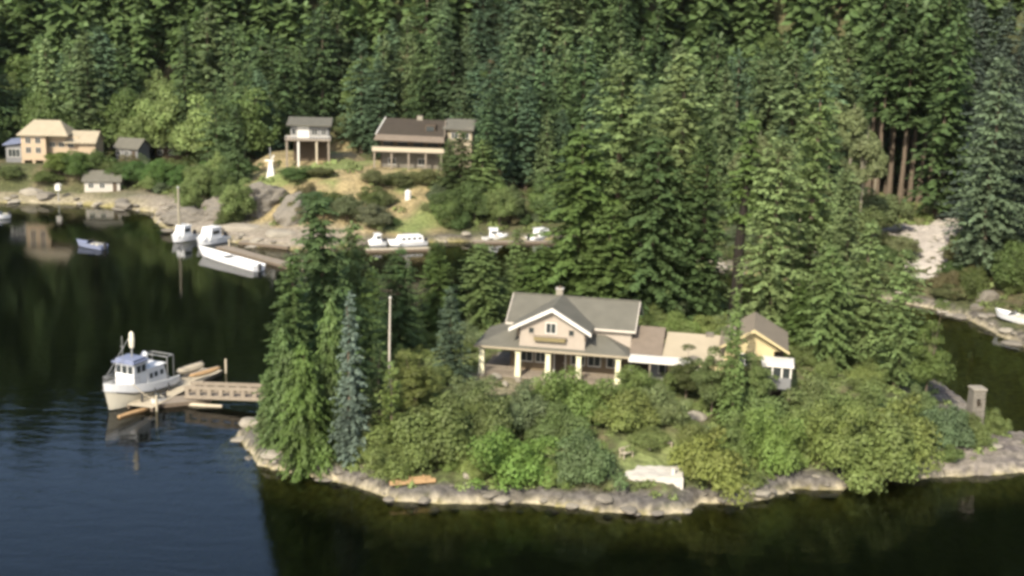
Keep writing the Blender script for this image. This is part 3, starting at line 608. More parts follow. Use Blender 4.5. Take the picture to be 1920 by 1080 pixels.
c1 = onland(238, 300); cottage('small_cottage', c1, -.3, 5.5, 4.5, 2.6, 1.8, 'greysid', 'roof', 'small grey cottage with pale roof in the trees right of the tan mansion', (-2, 0))
c2 = onland(318, 300); cottage('cabin', c2, .25, 6, 5, 3.0, 1.7, 'brownsid', 'roof', 'brown cabin with pale roof among trees above the far left cove', (-2, 0.4))

# ---- markers, poles
def post_light(px, py, hgt):
    p = onland(px, py); e_ = empty('shore_light', p, 0, 'white lamp box on a thin post standing on the far left shore rocks', 'light')
    m = MB(); m.tube([(0, 0, -.5), (0, 0, hgt-.9)], [.14, .1], 8); m.build('post', M['steel'], e_)
    m = MB(); m.box(-.55, .55, -.4, .4, hgt-.9, hgt+.25); m.build('lamp_box', M['white'], e_, bevel=.12)
    m = MB(); m.prism([(-.65, hgt+.26), (.65, hgt+.26), (0, hgt+.6)], 'y', -.5, .5); m.build('cap', M['white'], e_)
post_light(110, 376, 2.6)
p = at(508, 320, 9.0); p[2] = H(p[0], p[1])
e_ = empty('marker_tower', p, 0, 'white tapered marker with cross arms and thin pole at the end of the knoll', 'marker'); e_.scale = (.8, .8, .85)
m = MB(); m.add([(-1.1,-1.1,-1.2),(1.1,-1.1,-1.2),(1.1,1.1,-1.2),(-1.1,1.1,-1.2),(-.35,-.35,3.2),(.35,-.35,3.2),(.35,.35,3.2),(-.35,.35,3.2)], [(0,3,2,1),(4,5,6,7),(0,1,5,4),(1,2,6,5),(2,3,7,6),(3,0,4,7)]); m.build('tapered_body', M['white'], e_)
m = MB(); m.box(-1.4, .7, -.15, .15, 3.2, 3.6); m.bar((0, 0, 3.4), (.8, 0, 4.6), .3); m.build('cross_arm', M['white'], e_)
m = MB(); m.tube([(-.1, 0, 3.6), (-.15, 0, 6.4)], [.16, .1], 8); m.build('pole', M['steel'], e_)
p = at(765, 388, 4); p[2] = H(p[0], p[1])
e_ = empty('water_tank', p, 0, 'small white upright tank on the slope below the brown roofed house', 'tank')
m = MB(); m.tube([(0, 0, -.3), (0, 0, 1.5), (0, 0, 1.75)], [.6, .6, .3], 14); m.build('tank_body', M['white'], e_); m = MB(); m.tube([(0, 0, 1.74), (0, 0, 1.9)], [.2, .2], 10); m.build('lid', M['steel'], e_)
p = onland(730, 676); p = np.array(atY(730, 690, 122)); p[2] = H(p[0], p[1])
zt = atY(731, 560, 122)[2]
e_ = empty('flagpole', p, 0, 'tall bare white flagpole between the island conifers left of the house', 'flagpole')
m = MB(); m.tube([(0, 0, -.3), (0, 0, (zt-p[2])*.5), (0.05, 0, zt-p[2])], [.12, .105, .07], 10); m.build('pole', M['trim'], e_)
m = MB(); m.tube([(.05, 0, zt-p[2]), (.05, 0, zt-p[2]+.12), (.05, 0, zt-p[2]+.22)], [.1, .16, .04], 10); m.build('finial', M['white'], e_)
m = MB(); m.tube([(0, 0, -.3), (0, 0, .35)], [.45, .38], 12); m.build('base', M['concrete'], e_)
# stone pillar at the right end
p = onland(1824, 812); zt = atY(1822, 729, p[1])[2]-p[2]
e_ = empty('stone_pillar', p, .1, 'tall pale stone pillar with a dark niche at the right tip of the island', 'pillar')
zt = max(3.2, zt); R_ = random.Random(4)
k = int(zt/.4); 
for i in range(k):
    z0 = i*zt/k-(.8 if i == 0 else 0); z1 = (i+1)*zt/k-.025; wd = .68-.08*i/k
    m = MB()
    niche = (i in (k-3, k-4))
    cuts = [-wd, -wd+R_.uniform(.35, .5), wd-R_.uniform(.35, .5), wd]
    for q in range(3):
        j_ = R_.uniform(-.03, .03); y0 = -wd-j_+(.55 if (niche and q == 1) else 0)
        m.box(cuts[q]+.012, cuts[q+1]-.012, y0, wd+j_, z0, z1)
    m.build('stone_course', M['rock'], e_)
m = MB(); m.box(-.7, .7, -.7, .7, zt-.02, zt+.18); m.build('cap_stone', M['palerock'], e_, bevel=.05)
m = MB(); zc = zt*(k-4)/k; m.box(-.26, .26, -.22, -.12, zc+.03, zc+2*zt/k-.06); m.build('dark_panel', M['dark'], e_)

# ---- sea wall and steps
p = at(1218, 912, 1.0); p[2] = .6
e_ = empty('sea_wall', p, math.radians(-8), 'sloping pale concrete slab wall above the rocks on the island front shore', 'sea wall')
m = MB(); m.add([(-3.4,-.4,-.9),(2.9,-.4,-.9),(2.9,2.6,-.9),(-3.4,2.6,-.9),(-3.1,.35,1.0),(2.8,.15,1.35),(2.8,2.6,1.5),(-3.1,2.6,1.15)], [(0,3,2,1),(4,5,6,7),(0,1,5,4),(1,2,6,5),(2,3,7,6),(3,0,4,7)]); sl_ = m.build('slab', M['concrete'], e_)
import bmesh
bm = bmesh.new(); bm.from_mesh(sl_.data); bmesh.ops.subdivide_edges(bm, edges=bm.edges[:], cuts=11, use_grid_fill=True)
P_ = np.array([v.co[:] for v in bm.verts]); q_ = fbm(P_[:, 0]*1.3+9, P_[:, 1]*1.3+P_[:, 2]*1.7, 71)-.5; rag = np.clip((-1.2-P_[:, 0])/2.2, 0, 1)
for v, q, r_ in zip(bm.verts, q_, rag): v.co.z += q*(.35+1.6*r_)-.55*r_; v.co.y += q*(.4+.8*r_)
bm.to_mesh(sl_.data); bm.free()
m = MB(); m.bar((2.75, -.5, -.6), (2.75, .25, 1.35), .25, .3); m.build('edge_kerb', M['concrete'], e_)
p = at(1262, 900, 1.4); p[2] = 1.2
e_ = empty('mooring_post', p, 0, 'short white mooring post at the right end of the pale sea wall', 'post')
m = MB(); m.tube([(0, 0, -1), (0, 0, 1.25)], [.17, .15], 10); m.build('post', M['white'], e_); m = MB(); m.tube([(0, 0, 1.25), (0, 0, 1.35)], [.2, .2], 10); m.build('cap', M['trim'], e_)
# timbers, benches
def bench(px, py, L, yaw, label, mt='palewood'):
    p = onland(px, py); e_ = empty('garden_bench', p, yaw, label, 'bench')
    m = MB()
    for q in range(3): m.box(-L/2, L/2, -.32+q*.2, -.16+q*.2, .42, .47)
    m.build('seat', M[mt], e_)
    m = MB()
    for q in range(2): m.box(-L/2, L/2, .27, .31, .58+q*.17, .7+q*.17)
    m.build('backrest', M[mt], e_)
    for x_ in (-L/2+.1, L/2-.1): m = MB(); m.box(x_-.05, x_+.05, -.3, -.2, -.1, .42); m.box(x_-.05, x_+.05, .2, .27, -.1, .87); m.build('leg', M[mt], e_)
bench(1236, 842, 2.4, .35, 'long pale garden bench on the lawn above the sea wall')
bench(1174, 858, 1.3, .7, 'short pale bench on the lawn left of the longer one')
p = onland(772, 910); e_ = empty('beached_timber', p+np.array([0, 0, .25]), .28, 'long orange brown timber frame lying on the rocks at the island front', 'timber')
for y_, L in ((-.35, 4.0), (.25, 3.4)):
    m = MB(); m.box(-L/2, L/2, y_-.16, y_+.16, -.1, .2); m.build('beam', M['newwood'], e_)
for x_ in (-1.4, -.2, 1.1):
    m = MB(); m.box(x_-.1, x_+.1, -.6, .5, .205, .27); m.build('cross_plank', M['newwood'], e_)

# ------------------------------------------------------------------ boats
def hull_mb(L, B, h0, h1, n=11, draft=.3, flare=.78, full=2.6):
    """bow towards +x"""
    m = MB(); secs = []
    for i in range(n):
        t = i/(n-1); x = -L/2+L*t; b = B/2*(1-t**full)*(1 if t > .1 else .93+.7*t)+.02; z = h0+(h1-h0)*t*t
        xs_ = L*.07*max(0, (t-.5)*2)**2
        secs.append([(x-xs_*1.6, 0, -draft*(1-t**4)), (x-xs_, -b*flare, .02+.1*t), (x, -b, z), (x, -b+.09 if b > .1 else 0, z), (x, (-b+.09 if b > .1 else 0), z-.16), (x, 0, z-.13),
                     (x, (b-.09 if b > .1 else 0), z-.16), (x, b-.09 if b > .1 else 0, z), (x, b, z), (x-xs_, b*flare, .02+.1*t)])
    k = len(secs[0]); vs = [v for s_ in secs for v in s_]; fs = []
    for i in range(n-1):
        for j in range(k): fs.append((i*k+j, i*k+(j+1) % k, (i+1)*k+(j+1) % k, (i+1)*k+j))
    fs.append(tuple(range(k))); fs.append(tuple(range((n-1)*k+k-1, (n-1)*k-1, -1)))
    return m.add(vs, fs)
def taper_box(x0, x1, hw, z0, z1, fr=.3, bk=.1, inn=.12):
    m = MB(); return m.add([(x0,-hw,z0),(x1,-hw,z0),(x1,hw,z0),(x0,hw,z0),(x0+bk,-hw+inn,z1),(x1-fr,-hw+inn,z1),(x1-fr,hw-inn,z1),(x0+bk,hw-inn,z1)],
        [(0,3,2,1),(4,5,6,7),(0,1,5,4),(1,2,6,5),(2,3,7,6),(3,0,4,7)])
# trawler at the island dock
a_ = at(190, 777, 0); c_ = at(317, 725, 0); mid = (a_+c_)/2; yaw = math.atan2(a_[1]-c_[1], a_[0]-c_[0])
tb = empty('trawler', (mid[0], mid[1], 0), yaw, 'white cabin trawler with blue grey wheelhouse roof and stubby mast moored at the island dock', 'boat'); tb.scale = (.86, 1.0, 1.12)
L = 11.4
hull_mb(L, 3.9, 1.35, 2.6, 15, .5, .72, 3.2).build('hull', M['boatcream'], tb, smooth=False)
m = MB()
for i in range(14):
    t0, t1 = i/14, (i+1)/14
    for s_ in (-1, 1):
        P = []
        for t in (t0, t1):
            b = 3.9/2*(1-t**3.2)*(1 if t > .1 else .93+.7*t)+.045; z = 1.35+1.25*t*t; x = -L/2+L*t; P.append((x, s_*b, z))
        m.add([(P[0][0], P[0][1], P[0][2]-.55), (P[1][0], P[1][1], P[1][2]-.55), (P[1][0], P[1][1]*1.02, P[1][2]+.22), (P[0][0], P[0][1]*1.02, P[0][2]+.22),
               (P[0][0], P[0][1]-s_*.1, P[0][2]+.22), (P[1][0], P[1][1]-s_*.1 if abs(P[1][1]) > .12 else 0, P[1][2]+.22)], [(0,1,2,3), (3,2,5,4)])
m.build('bulwark', M['boatwhite'], tb)
m = MB(); m.tube([(-L/2, -1.86, .85), (-L/4, -1.99, .9), (0, -1.96, 1.05), (L/4, -1.75, 1.4), (L*.42, -.95, 1.85)], [.07]*5, 6); m.tube([(-L/2, 1.86, .85), (-L/4, 1.99, .9), (0, 1.96, 1.05), (L/4, 1.75, 1.4), (L*.42, .95, 1.85)], [.07]*5, 6); m.build('rub_rail', M['rubber'], tb)
wh = taper_box(-.4, 2.0, 1.25, 1.3, 3.95, .15, .05, .1).build('wheelhouse', M['boatwhite'], tb)
m = MB(); m.box(-.75, 2.25, -1.4, 1.4, 3.953, 4.08); m.box(-.5, 1.9, -1.15, 1.15, 4.083, 4.3); m.build('wheelhouse_roof', M['boatblue'], wh)
for y_ in (-.75, 0, .75): m = MB(); m.box(1.86, 1.97, y_-.3, y_+.3, 3.0, 3.7); m.build('window', M['glass'], wh)
for x_ in (.1, 1.0):
    for s_ in (-1, 1): m = MB(); m.box(x_-.3, x_+.35, s_*1.18-.05, s_*1.18+.05, 3.0, 3.65); m.build('window', M['glass'], wh)
m = MB(); m.box(-.35, .15, -1.27, -1.2, 1.5, 2.9) ; m.build('cabin_door', M['brownsid'], wh)
cb = taper_box(-4.2, -.45, 1.35, 1.2, 2.95, .1, .6, .15).build('aft_cabin', M['boatwhite'], tb)
m = MB(); m.box(-4.0, -.5, -1.3, 1.3, 2.953, 3.05); m.build('aft_cabin_roof', M['boatwhite'], cb)
for x_ in (-3.1, -2.0, -1.1):
    for s_ in (-1, 1): m = MB(); m.box(x_-.25, x_+.25, s_*1.28-.05, s_*1.28+.05, 2.1, 2.55); m.build('porthole', M['glass'], cb)
m = MB(); m.tube([(.5, 0, 4.3), (.45, 0, 5.6)], [.10, .09], 8); ms = m.build('mast', M['steel'], tb)
m = MB(); m.tube([(.45, 0, 5.2), (.45, 0, 5.9), (.42, 0, 6.5), (.4, 0, 6.7)], [.26, .33, .26, .1], 12); m.build('radar_drum', M['boatcream'], ms)
m = MB(); m.bar((1.2, -.7, 4.3), (1.2, -.7, 6.3), .05); m.bar((1.2, -.95, 5.3), (1.2, -.45, 5.3), .05); m.build('antenna', M['steel'], ms)
m = MB(); m.tube([(-1.4, .2, 3.05), (-1.5, .2, 4.25), (-1.6, .2, 4.45)], [.42, .36, .2], 12); m.build('funnel', M['boatwhite'], tb)
m = MB()
for x_ in (-5.2, -4.0):
    for s_ in (-1.4, 1.4): m.bar((x_, s_, 1.3), (x_, s_, 3.6), .08)
m.bar((-5.2, -1.4, 3.6), (-5.2, 1.4, 3.6), .08); m.bar((-4.0, -1.4, 3.6), (-4.0, 1.4, 3.6), .08); m.bar((-5.2, 1.4, 3.6), (-4.0, 1.4, 3.6), .08); m.bar((-5.2, -1.4, 3.6), (-4.0, -1.4, 3.6), .08); fr_ = m.build('stern_frame', M['steel'], tb)
m = MB(); m.box(2.6, 3.5, -.5, .5, 1.5, 2.15); m.build('hatch', M['boatwhite'], tb)
m = MB(); m.tube([(4.2, -.3, 2.3), (4.2, .3, 2.3)], [.2, .2], 10); m.box(4.0, 4.4, -.4, .4, 1.95, 2.15); m.build('windlass', M['steel'], tb)
m = MB()
for s_ in (-1, 1):
    Q = [(-L/2+L*(.62+.38*i/8), s_*3.9/2*(1-(.62+.38*i/8)**3.2), 1.35+1.25*(.62+.38*i/8)**2+.83) for i in range(9)]
    m.tube(Q, [.025]*9, 5)
for i in range(9):
    t = .62+.38*i/8; b = 3.9/2*(1-t**3.2); z = 1.35+1.25*t*t; x = -L/2+L*t
    for s_ in (-1, 1): m.bar((x, s_*b, z+.2), (x, s_*b, z+.85), .035)
m.build('bow_railing', M['steel'], tb)

# generic small craft
def craft(name, px, py, px2, py2, B, kind, label, hm='boatwhite', ztop=.0):
    a = at(px, py, 0); c = at(px2, py2, 0); L = float(np.hypot(*(a-c)[:2])); mid = (a+c)/2; yaw = math.atan2(a[1]-c[1], a[0]-c[0])
    e_ = empty(name, (mid[0], mid[1], .02), yaw, label, 'boat')
    hull_mb(L, B, .62+.02*L, .95+.04*L, 10, .2, .8, 2.8).build('hull', M[hm], e_)
    if kind == 'long':
        c_ = taper_box(-L*.4, L*.25, B*.4, .6, 1.75, .6, .15, .12).build('cabin', M['boatwhite'], e_)
        for x_ in (-.3, -.16, -.02, .12):
            for s_ in (-1, 1): m = MB(); m.box(L*x_-.3, L*x_+.3, s_*(B*.375)-.04, s_*(B*.375)+.04, 1.1, 1.5); m.build('window', M['glass'], c_)
    elif kind == 'cabin':
        c_ = taper_box(-L*.22, L*.2, B*.36, .6, 1.95, .5, .15, .12).build('cabin', M['boatwhite'], e_)
        m = MB(); m.box(-L*.24, L*.12, -B*.34, B*.34, 1.953, 2.05); m.build('cabin_roof', M['boatwhite'], c_)
        for s_ in (-1, 1): m = MB(); m.box(-L*.14, L*.09, s_*(B*.345)-.04, s_*(B*.345)+.04, 1.25, 1.7); m.build('window', M['glass'], c_)
        f_ = taper_box(L*.16, L*.36, B*.26, .75, 1.25, .5, 0, .15).build('foredeck', M['boatwhite'], e_)
    else:
        m = MB(); m.add([(L*.05, -B*.36, .75), (L*.05, B*.36, .75), (-.05*L, B*.32, 1.35), (-.05*L, -B*.32, 1.35), (L*.05+.05, -B*.36, .75), (L*.05+.05, B*.36, .75), (-.05*L+.05, B*.32, 1.35), (-.05*L+.05, -B*.32, 1.35)],
                        [(0,1,2,3), (7,6,5,4), (0,4,5,1), (1,5,6,2), (2,6,7,3), (3,7,4,0)]); m.build('windscreen', M['glass'], e_)
        for x_ in (-.15, -.32): m = MB(); m.box(L*x_-.25, L*x_+.25, -B*.34, B*.34, .55, .85); m.build('seat', M['boatcream'], e_)
    m = MB(); m.box(-L/2-.35, -L/2+.02, -.2, .2, .1, 1.15); m.build('outboard_motor', M['rubber'], e_)
    return e_
craft('motorboat', 324, 456, 362, 448, 2.6, 'cabin', 'white cabin motorboat at the outer end of the far marina beside the tall pole').scale = (1.1, 1.1, 1.35)
craft('motorboat', 372, 462, 418, 452, 2.8, 'cabin', 'white cabin cruiser lying right behind the long slim boat at the far dock').scale = (1.15, 1.15, 1.4)
craft('launch', 372, 478, 486, 508, 2.6, 'open', 'long slim cream launch moored diagonally along the far dock')
craft('motorboat', 726, 462, 797, 458, 3.0, 'long', 'long low white boat moored on the far shore below the water tank')
craft('rowboat', 690, 461, 722, 459, 2.2, 'cabin', 'short pale boat moored just left of the long low white one')
craft('motorboat', 952, 450, 903, 449, 3.0, 'cabin', 'white boat on the far shore seen through the left gap in the island trees')
craft('motorboat', 1040, 446, 992, 452, 3.0, 'cabin', 'white boat on the far shore seen through the right gap in the island trees')
craft('speedboat', 144, 461, 196, 468, 2.0, 'open', 'small pale blue grey speedboat alone on the dark open water', 'boatblue')
craft('rowboat', -14, 412, 16, 408, 1.8, 'open', 'white boat cut by the left edge beside the far rocks')
e_ = craft('beached_boat', 1868, 606, 1935, 622, 2.6, 'open', 'white boat pulled up on the right mainland shore', 'boatwhite'); p = onland(1898, 604); e_.location = (p[0], p[1], p[2]+.25)
e_ = craft('dinghy', 284, 766, 306, 757, .9, 'open', 'small pale dinghy floating beside the trawler below the dock')
# tall pole in the marina
a_ = at(337, 452, 0); zt = atY(337, 352, a_[1])[2]
e_ = empty('mooring_pole', a_, 0, 'tall pale pole rising from the water beside the far marina boats', 'pole'); m = MB(); m.tube([(0, 0, -3), (0, 0, zt*.6), (0, 0, zt)], [.26, .24, .2], 10); m.build('pole', M['palebark'], e_)
m = MB(); m.tube([(0, 0, zt), (0, 0, zt+.25)], [.3, .05], 10); m.build('cap', M['steel'], e_)

# ------------------------------------------------------------------ docks
def dock(name, pts, wd, z, label, pile=True, mt='deck'):
    """floating dock along a line of points; each plank of the near ones would be a few pixels: boards are joined"""
    e_ = empty(name, (pts[0][0], pts[0][1], 0), 0, label, 'dock'); o_ = Vector((pts[0][0], pts[0][1], 0)); m = MB(); fl = MB()
    for a, c in zip(pts[:-1], pts[1:]):
        a = Vector((a[0], a[1], 0))-o_; c = Vector((c[0], c[1], 0))-o_; d = (c-a); L = d.length; d.normalize(); nn = Vector((-d.y, d.x, 0)); k = max(2, int(L/.32))
        for i in range(k):
            p0 = a+d*(L*i/k+.012); p1 = a+d*(L*(i+1)/k-.012); j_ = random.Random(i*7+k).uniform(-.012, .012)
            m.slab([p0-nn*wd/2+Vector((0, 0, z+j_)), p1-nn*wd/2+Vector((0, 0, z+j_)), p1+nn*wd/2+Vector((0, 0, z+j_)), p0+nn*wd/2+Vector((0, 0, z+j_))], .05)
        for s_ in (-1, 1): fl.bar(a+nn*(s_*(wd/2-.15))+Vector((0, 0, z-.25)), c+nn*(s_*(wd/2-.15))+Vector((0, 0, z-.25)), .25, .38)
    o1 = m.build('planks', M[mt], e_); o1['kind'] = 'stuff'; fl.build('floats', M['bark'], e_)
    if pile:
        for a in pts[:: max(1, len(pts)-1)]:
            q = MB(); c = Vector((a[0], a[1], 0))-o_; q.tube([c+Vector((wd/2+.2, .1, -3)), c+Vector((wd/2+.2, .1, 1.7))], [.14, .13], 8); q.build('piling', M['palewood'], e_)
    return e_
dock('floating_dock', [at(262, 762, .5)[:2], at(395, 692, .5)[:2]], 3.0, .55, 'grey brown floating dock lying diagonally beside the trawler', mt='palewood')
dock('dock_platform', [at(300, 752, .5)[:2], at(392, 742, .5)[:2]], 2.2, .5, 'wide wooden dock platform between the trawler and the gangway', False)
dock('marina_dock', [at(415, 462, .4)[:2], at(552, 500, .4)[:2]], 2.2, .5, 'grey plank dock running to the rocks behind the far marina boats')
dock('marina_finger', [at(455, 452, .4)[:2], at(548, 462, .4)[:2]], 3.0, .55, 'short grey dock against the marina rocks behind the longer plank dock', False)
dock('shore_float', [at(888, 452, .4)[:2], at(1062, 452, .4)[:2]], 1.6, .4, 'low float along the far shore linking the two white boats behind the trees', False)
dock('pale_float', [at(686, 468, .4)[:2], at(806, 465, .4)[:2]], 1.5, .45, 'pale float in front of the long low boat on the far shore', False, 'palewood')
# gangway with post and beam sides
a_ = at(352, 738, .9); c_ = at(530, 746, 1.3); c_[2] = 1.4
g0 = Vector(a_); g1 = Vector(c_); d = g1-g0; L = d.length; ax = math.atan2(d.y, d.x)
gw = empty('gangway', g0, ax, 'tan wooden gangway with square railing openings reaching the island from the dock', 'gangway'); sl = d.z/L
m = MB()
k = int(L/.3)
for i in range(k): x_ = L*i/k; m.slab([(x_+.01, -.7, sl*x_), (x_+L/k-.01, -.7, sl*x_), (x_+L/k-.01, .7, sl*x_), (x_+.01, .7, sl*x_)], .05)
o1 = m.build('planks', M['deck'], gw); o1['kind'] = 'stuff'
for s_ in (-.78, .78):
    m = MB(); m.bar((0, s_, -.10), (L, s_, -.10+d.z), .12, .36); m.build('lower_beam', M['deck'], gw)
    m = MB(); m.bar((0, s_, .92), (L, s_, .92+d.z), .14, .36); m.build('handrail', M['deck'], gw)
    for i in range(9):
        x_ = .3+(L-.6)*i/8+(.05 if s_ > 0 else 0); m = MB(); m.bar((x_, s_, .10+sl*x_), (x_, s_, .74+sl*x_), .42, .12); m.build('railing_post', M['deck'], gw)
# things on the dock
def kayak(px, py, z, L, wd, yaw, mt, label, cat='kayak'):
    p = at(px, py, z); e_ = empty(cat.replace(' ', '_'), (p[0], p[1], z), yaw, label, cat)
    m = MB(); n_ = 9; k = 8; vs = []; fs = []
    for i in range(n_):
        t = -1+2*i/(n_-1); r = wd/2*math.sqrt(max(0, 1-abs(t)**2.4))+.02
        for j in range(k): a = 2*math.pi*j/k; vs.append((t*L/2, r*math.cos(a), .28+r*.7*math.sin(a)+.12*t*t))
    for i in range(n_-1):
        for j in range(k): fs.append((i*k+j, i*k+(j+1) % k, (i+1)*k+(j+1) % k, (i+1)*k+j))
    fs.append(tuple(range(k))); fs.append(tuple(range((n_-1)*k+k-1, (n_-1)*k-1, -1))); m.add(vs, fs); m.build('upturned_hull', M[mt], e_)
    m = MB(); m.bar((-L*.42, 0, .3+wd*.34), (L*.42, 0, .3+wd*.34), .06, .06); m.build('keel_strip', M['trim'], e_); return e_
kayak(357, 696, 1.0, 4.4, 1.2, 1.05, 'palewood', 'pale upturned dinghy lying on the island dock', 'dinghy')
kayak(384, 703, 1.0, 4.6, .8, .95, 'newwood', 'tan upturned canoe at the right end of the island dock', 'canoe')
kayak(300, 722, .8, 3.4, 1.2, 1.1, 'tanroof', 'peach coloured covered skiff beside the stern of the trawler', 'skiff')
p = at(360, 760, 0); e_ = empty('floating_log', (p[0], p[1], .05), math.radians(-5), 'long pale yellow log floating just below the dock', 'log')
m = MB(); m.tube([(-3.4, 0, 0), (-1, .05, .02), (1.2, -.03, 0), (3.2, .04, 0)], [.2, .22, .21, .16], 9); m.build('log', M['palewood'], e_)
p = at(250, 772, .2); e_ = empty('fender_log', (p[0], p[1], .1), .95, 'tan timber fender afloat along the bow side of the trawler', 'log')
m = MB(); m.tube([(-1.8, 0, 0), (0, .05, .02), (1.9, 0, 0)], [.2, .22, .18], 9); m.build('log', M['newwood'], e_)

for x_ in (-3.2, -.6, 1.8):
    for s_ in (-1, 1): m = MB(); m.tube([(x_, s_*2.02, 1.35), (x_, s_*2.05, 1.0), (x_, s_*2.05, .55), (x_, s_*2.03, .4)], [.03, .14, .14, .03], 8); m.build('fender', M['rubber'], tb)
m = MB(); m.tube([(2.6, 1.4, 2.3), (1.9, 2.6, 1.2), (1.2, 3.6, .7)], [.04, .04, .04], 6); m.build('mooring_rope', M['palewood'], tb)
m = MB(); m.tube([(5.4, 0, 2.9), (2.0, 0, 4.4)], [.03, .03], 5); m.tube([(.45, 0, 6.5), (5.3, 0, 3.2)], [.03, .03], 5); m.build('stay_wire', M['steel'], tb)
# ------------------------------------------------------------------ rocks
import bmesh
def rock_mesh(seed, sub=3, rough=.35, flat=.7):
    bm = bmesh.new(); bmesh.ops.create_icosphere(bm, subdivisions=sub, radius=1.0); R = np.random.default_rng(seed)
    P = np.array([v.co[:] for v in bm.verts]); off = R.uniform(0, 50)
    for k in range(9):                  # cleave flat faces
        nn = nrm(R.normal(0, 1, 3)); dd = R.uniform(.62, .9); s_ = P@nn; P = np.where((s_ > dd)[:, None], P-(s_-dd)[:, None]*nn*.9, P)
    f = 1+rough*(fbm(P[:, 0]*1.4+off, P[:, 1]*1.4+P[:, 2]*1.9, seed)-.5)+.12*(fbm(P[:, 0]*5+off, P[:, 1]*5+P[:, 2]*4, seed+5)-.5)
    P = P*f[:, None]; P[:, 2] *= flat
    for v, c in zip(bm.verts, P): v.co = c
    me = bpy.data.meshes.new('rock'); bm.to_mesh(me); bm.free(); return me
ROCKS = [rock_mesh(i, 3) for i in range(6)]; RP = [r.copy() for r in ROCKS]
for r in ROCKS: r.materials.append(M['rock'])
for r in RP: r.materials.append(M['palerock'])
OUT = [rock_mesh(50+i, 5, .9, .8) for i in range(4)]
for r in OUT: r.materials.append(M['rock'])
def outcrop(p, s, rz, label, i): o = link('rock_outcrop', OUT[i % 4], None, None, p, rz); o.scale = s; return tag(o, label, 'rock')
def rock(name, p, s, rz, label, group=None, pale=False, i=0):
    o = link(name, (RP if pale else ROCKS)[i % 6], None, None, p, rz); o.scale = s if isinstance(s, tuple) else (s, s, s*.7)
    return tag(o, label, 'rock', group)
rock('boulder', onland(1305, 785), (1.15, .9, 1.0), .3, 'large pale boulder among garden shrubs, left of its pointed neighbour', pale=True, i=1)
rock('boulder', onland(1356, 786), (.8, .8, 1.3), 1.2, 'pointed pale boulder among garden shrubs right of the house front', pale=True, i=3)
rock('boulder', onland(882, 890), (.85, .7, .8), .8, 'pale boulder on the front shore left of the bright green bush', pale=True, i=2)
rock('boulder', onland(470, 800), (1.3, 1.0, .9), .2, 'pale boulder at the left tip of the island', pale=True, i=4)
rock('boulder', onland(452, 822), (1.2, .8, .5), .9, 'low tan rock at the water edge of the left island tip', pale=True, i=0)
rock('boulder', onland(512, 860), (1.7, 1.0, .6), -.4, 'flat tan rock below the leftmost island conifer', pale=True, i=5)
rock('boulder', onland(1852, 838), (1.5, 1.0, .5), .1, 'white rock at the foot of the stone pillar', pale=True, i=1)
rock('boulder', onland(62, 362), (2.6, 1.6, 1.5), .2, 'flat pale boulder on the far left shore below the tan mansion', pale=True, i=2)
rock('boulder', onland(185, 384), (1.1, .8, .7), .6, 'small pale boulder on the far left shoreline right of the lamp', pale=True, i=0)
outcrop(onland(422, 404)+np.array([0, 2, -.5]), (6.6, 5.0, 5.6), .1, 'domed grey brown rock outcrop behind the far marina', 1)
outcrop(onland(362, 408)+np.array([0, 1, -.4]), (5.2, 3.4, 2.4), .5, 'low grey rock shelf behind the tall marina pole', 3)
rock('rock_outcrop', onland(300, 412)+np.array([1, .5, -.3]), (2.6, 1.8, 1.1), .2, 'pale rock tip at the left end of the marina point', pale=True, i=5)
outcrop(onland(500, 385)+np.array([0, 1, -.8]), (6.4, 4.6, 7.0), .9, 'tall pinkish grey rock outcrop below the marker tower', 2)
outcrop(onland(545, 402)+np.array([0, 1, -.8]), (5.0, 4.0, 5.4), 1.9, 'grey rock outcrop right of the tallest one on the marina slope', 0)
rock('rock_outcrop', onland(455, 428)+np.array([0, .5, -.3]), (5.5, 2.2, 1.3), 0, 'long pale rock ledge directly behind the marina docks', pale=True, i=2)
rock('rock_outcrop', onland(525, 440)+np.array([0, .5, -.3]), (3.2, 2.2, 1.8), .4, 'pale rock hump at the right end of the marina ledge', pale=True, i=4)
rock('driftwood_rock', onland(1850, 560), (1.8, 1.2, 1.7), .2, 'jagged grey rock pile on the right mainland shore beside the pulled up boat', i=5)
rock('driftwood_rock', onland(1832, 578), (1.3, 1.0, .9), .9, 'smaller grey rock at the left foot of the jagged shore pile', i=1)
rock('boulder', onland(1545, 470), (1.6, 1.2, 1.0), .4, 'pale shore rock glimpsed between the right island trees', pale=True, i=3)
rng = random.Random(11)
def along(poly, n0, step, jit, smin, smax, test, name, label, group, pale=.4):
    c = 0
    for (ax, ay), (bx_, by_) in zip(poly[:-1], poly[1:]):
        L = math.hypot(bx_-ax, by_-ay); k = int(L/step)+1
        for i in range(k):
            t = (i+rng.random())/k; x, y = ax+(bx_-ax)*t+rng.gauss(0, jit), ay+(by_-ay)*t+rng.gauss(0, jit)
            if not test(x, y): continue
            s = smin+(smax-smin)*rng.random()**2.2; h_ = H(x, y)
            if h_ < -.6: continue
            rock(name, (x, y, h_+s*.08), (s*rng.uniform(.9, 1.7), s*rng.uniform(.8, 1.2), s*rng.uniform(.5, .8)), rng.uniform(0, 6.28), label, group, rng.random() < pale, rng.randrange(6)); c += 1
            if c >= n0: return
fx = at(1250, 950)[0]
along(ISLAND[:16], 150, .9, .8, .18, .8, lambda x, y: True, 'shore_rock', 'weathered shore rock along the front waterline of the island, left and middle', 'rocks along the island front shore')
along(ISLAND[16:25], 90, 1.0, .9, .2, .7, lambda x, y: x < 62, 'shore_rock', 'weathered shore rock along the waterline of the island right part and spit', 'rocks along the island spit')
along(MAIN[2:14], 90, 1.9, 1.4, .5, 1.7, lambda x, y: x > -118, 'far_shore_rock', 'rock on the far shoreline of the cove and marina point', 'rocks along the far shore')
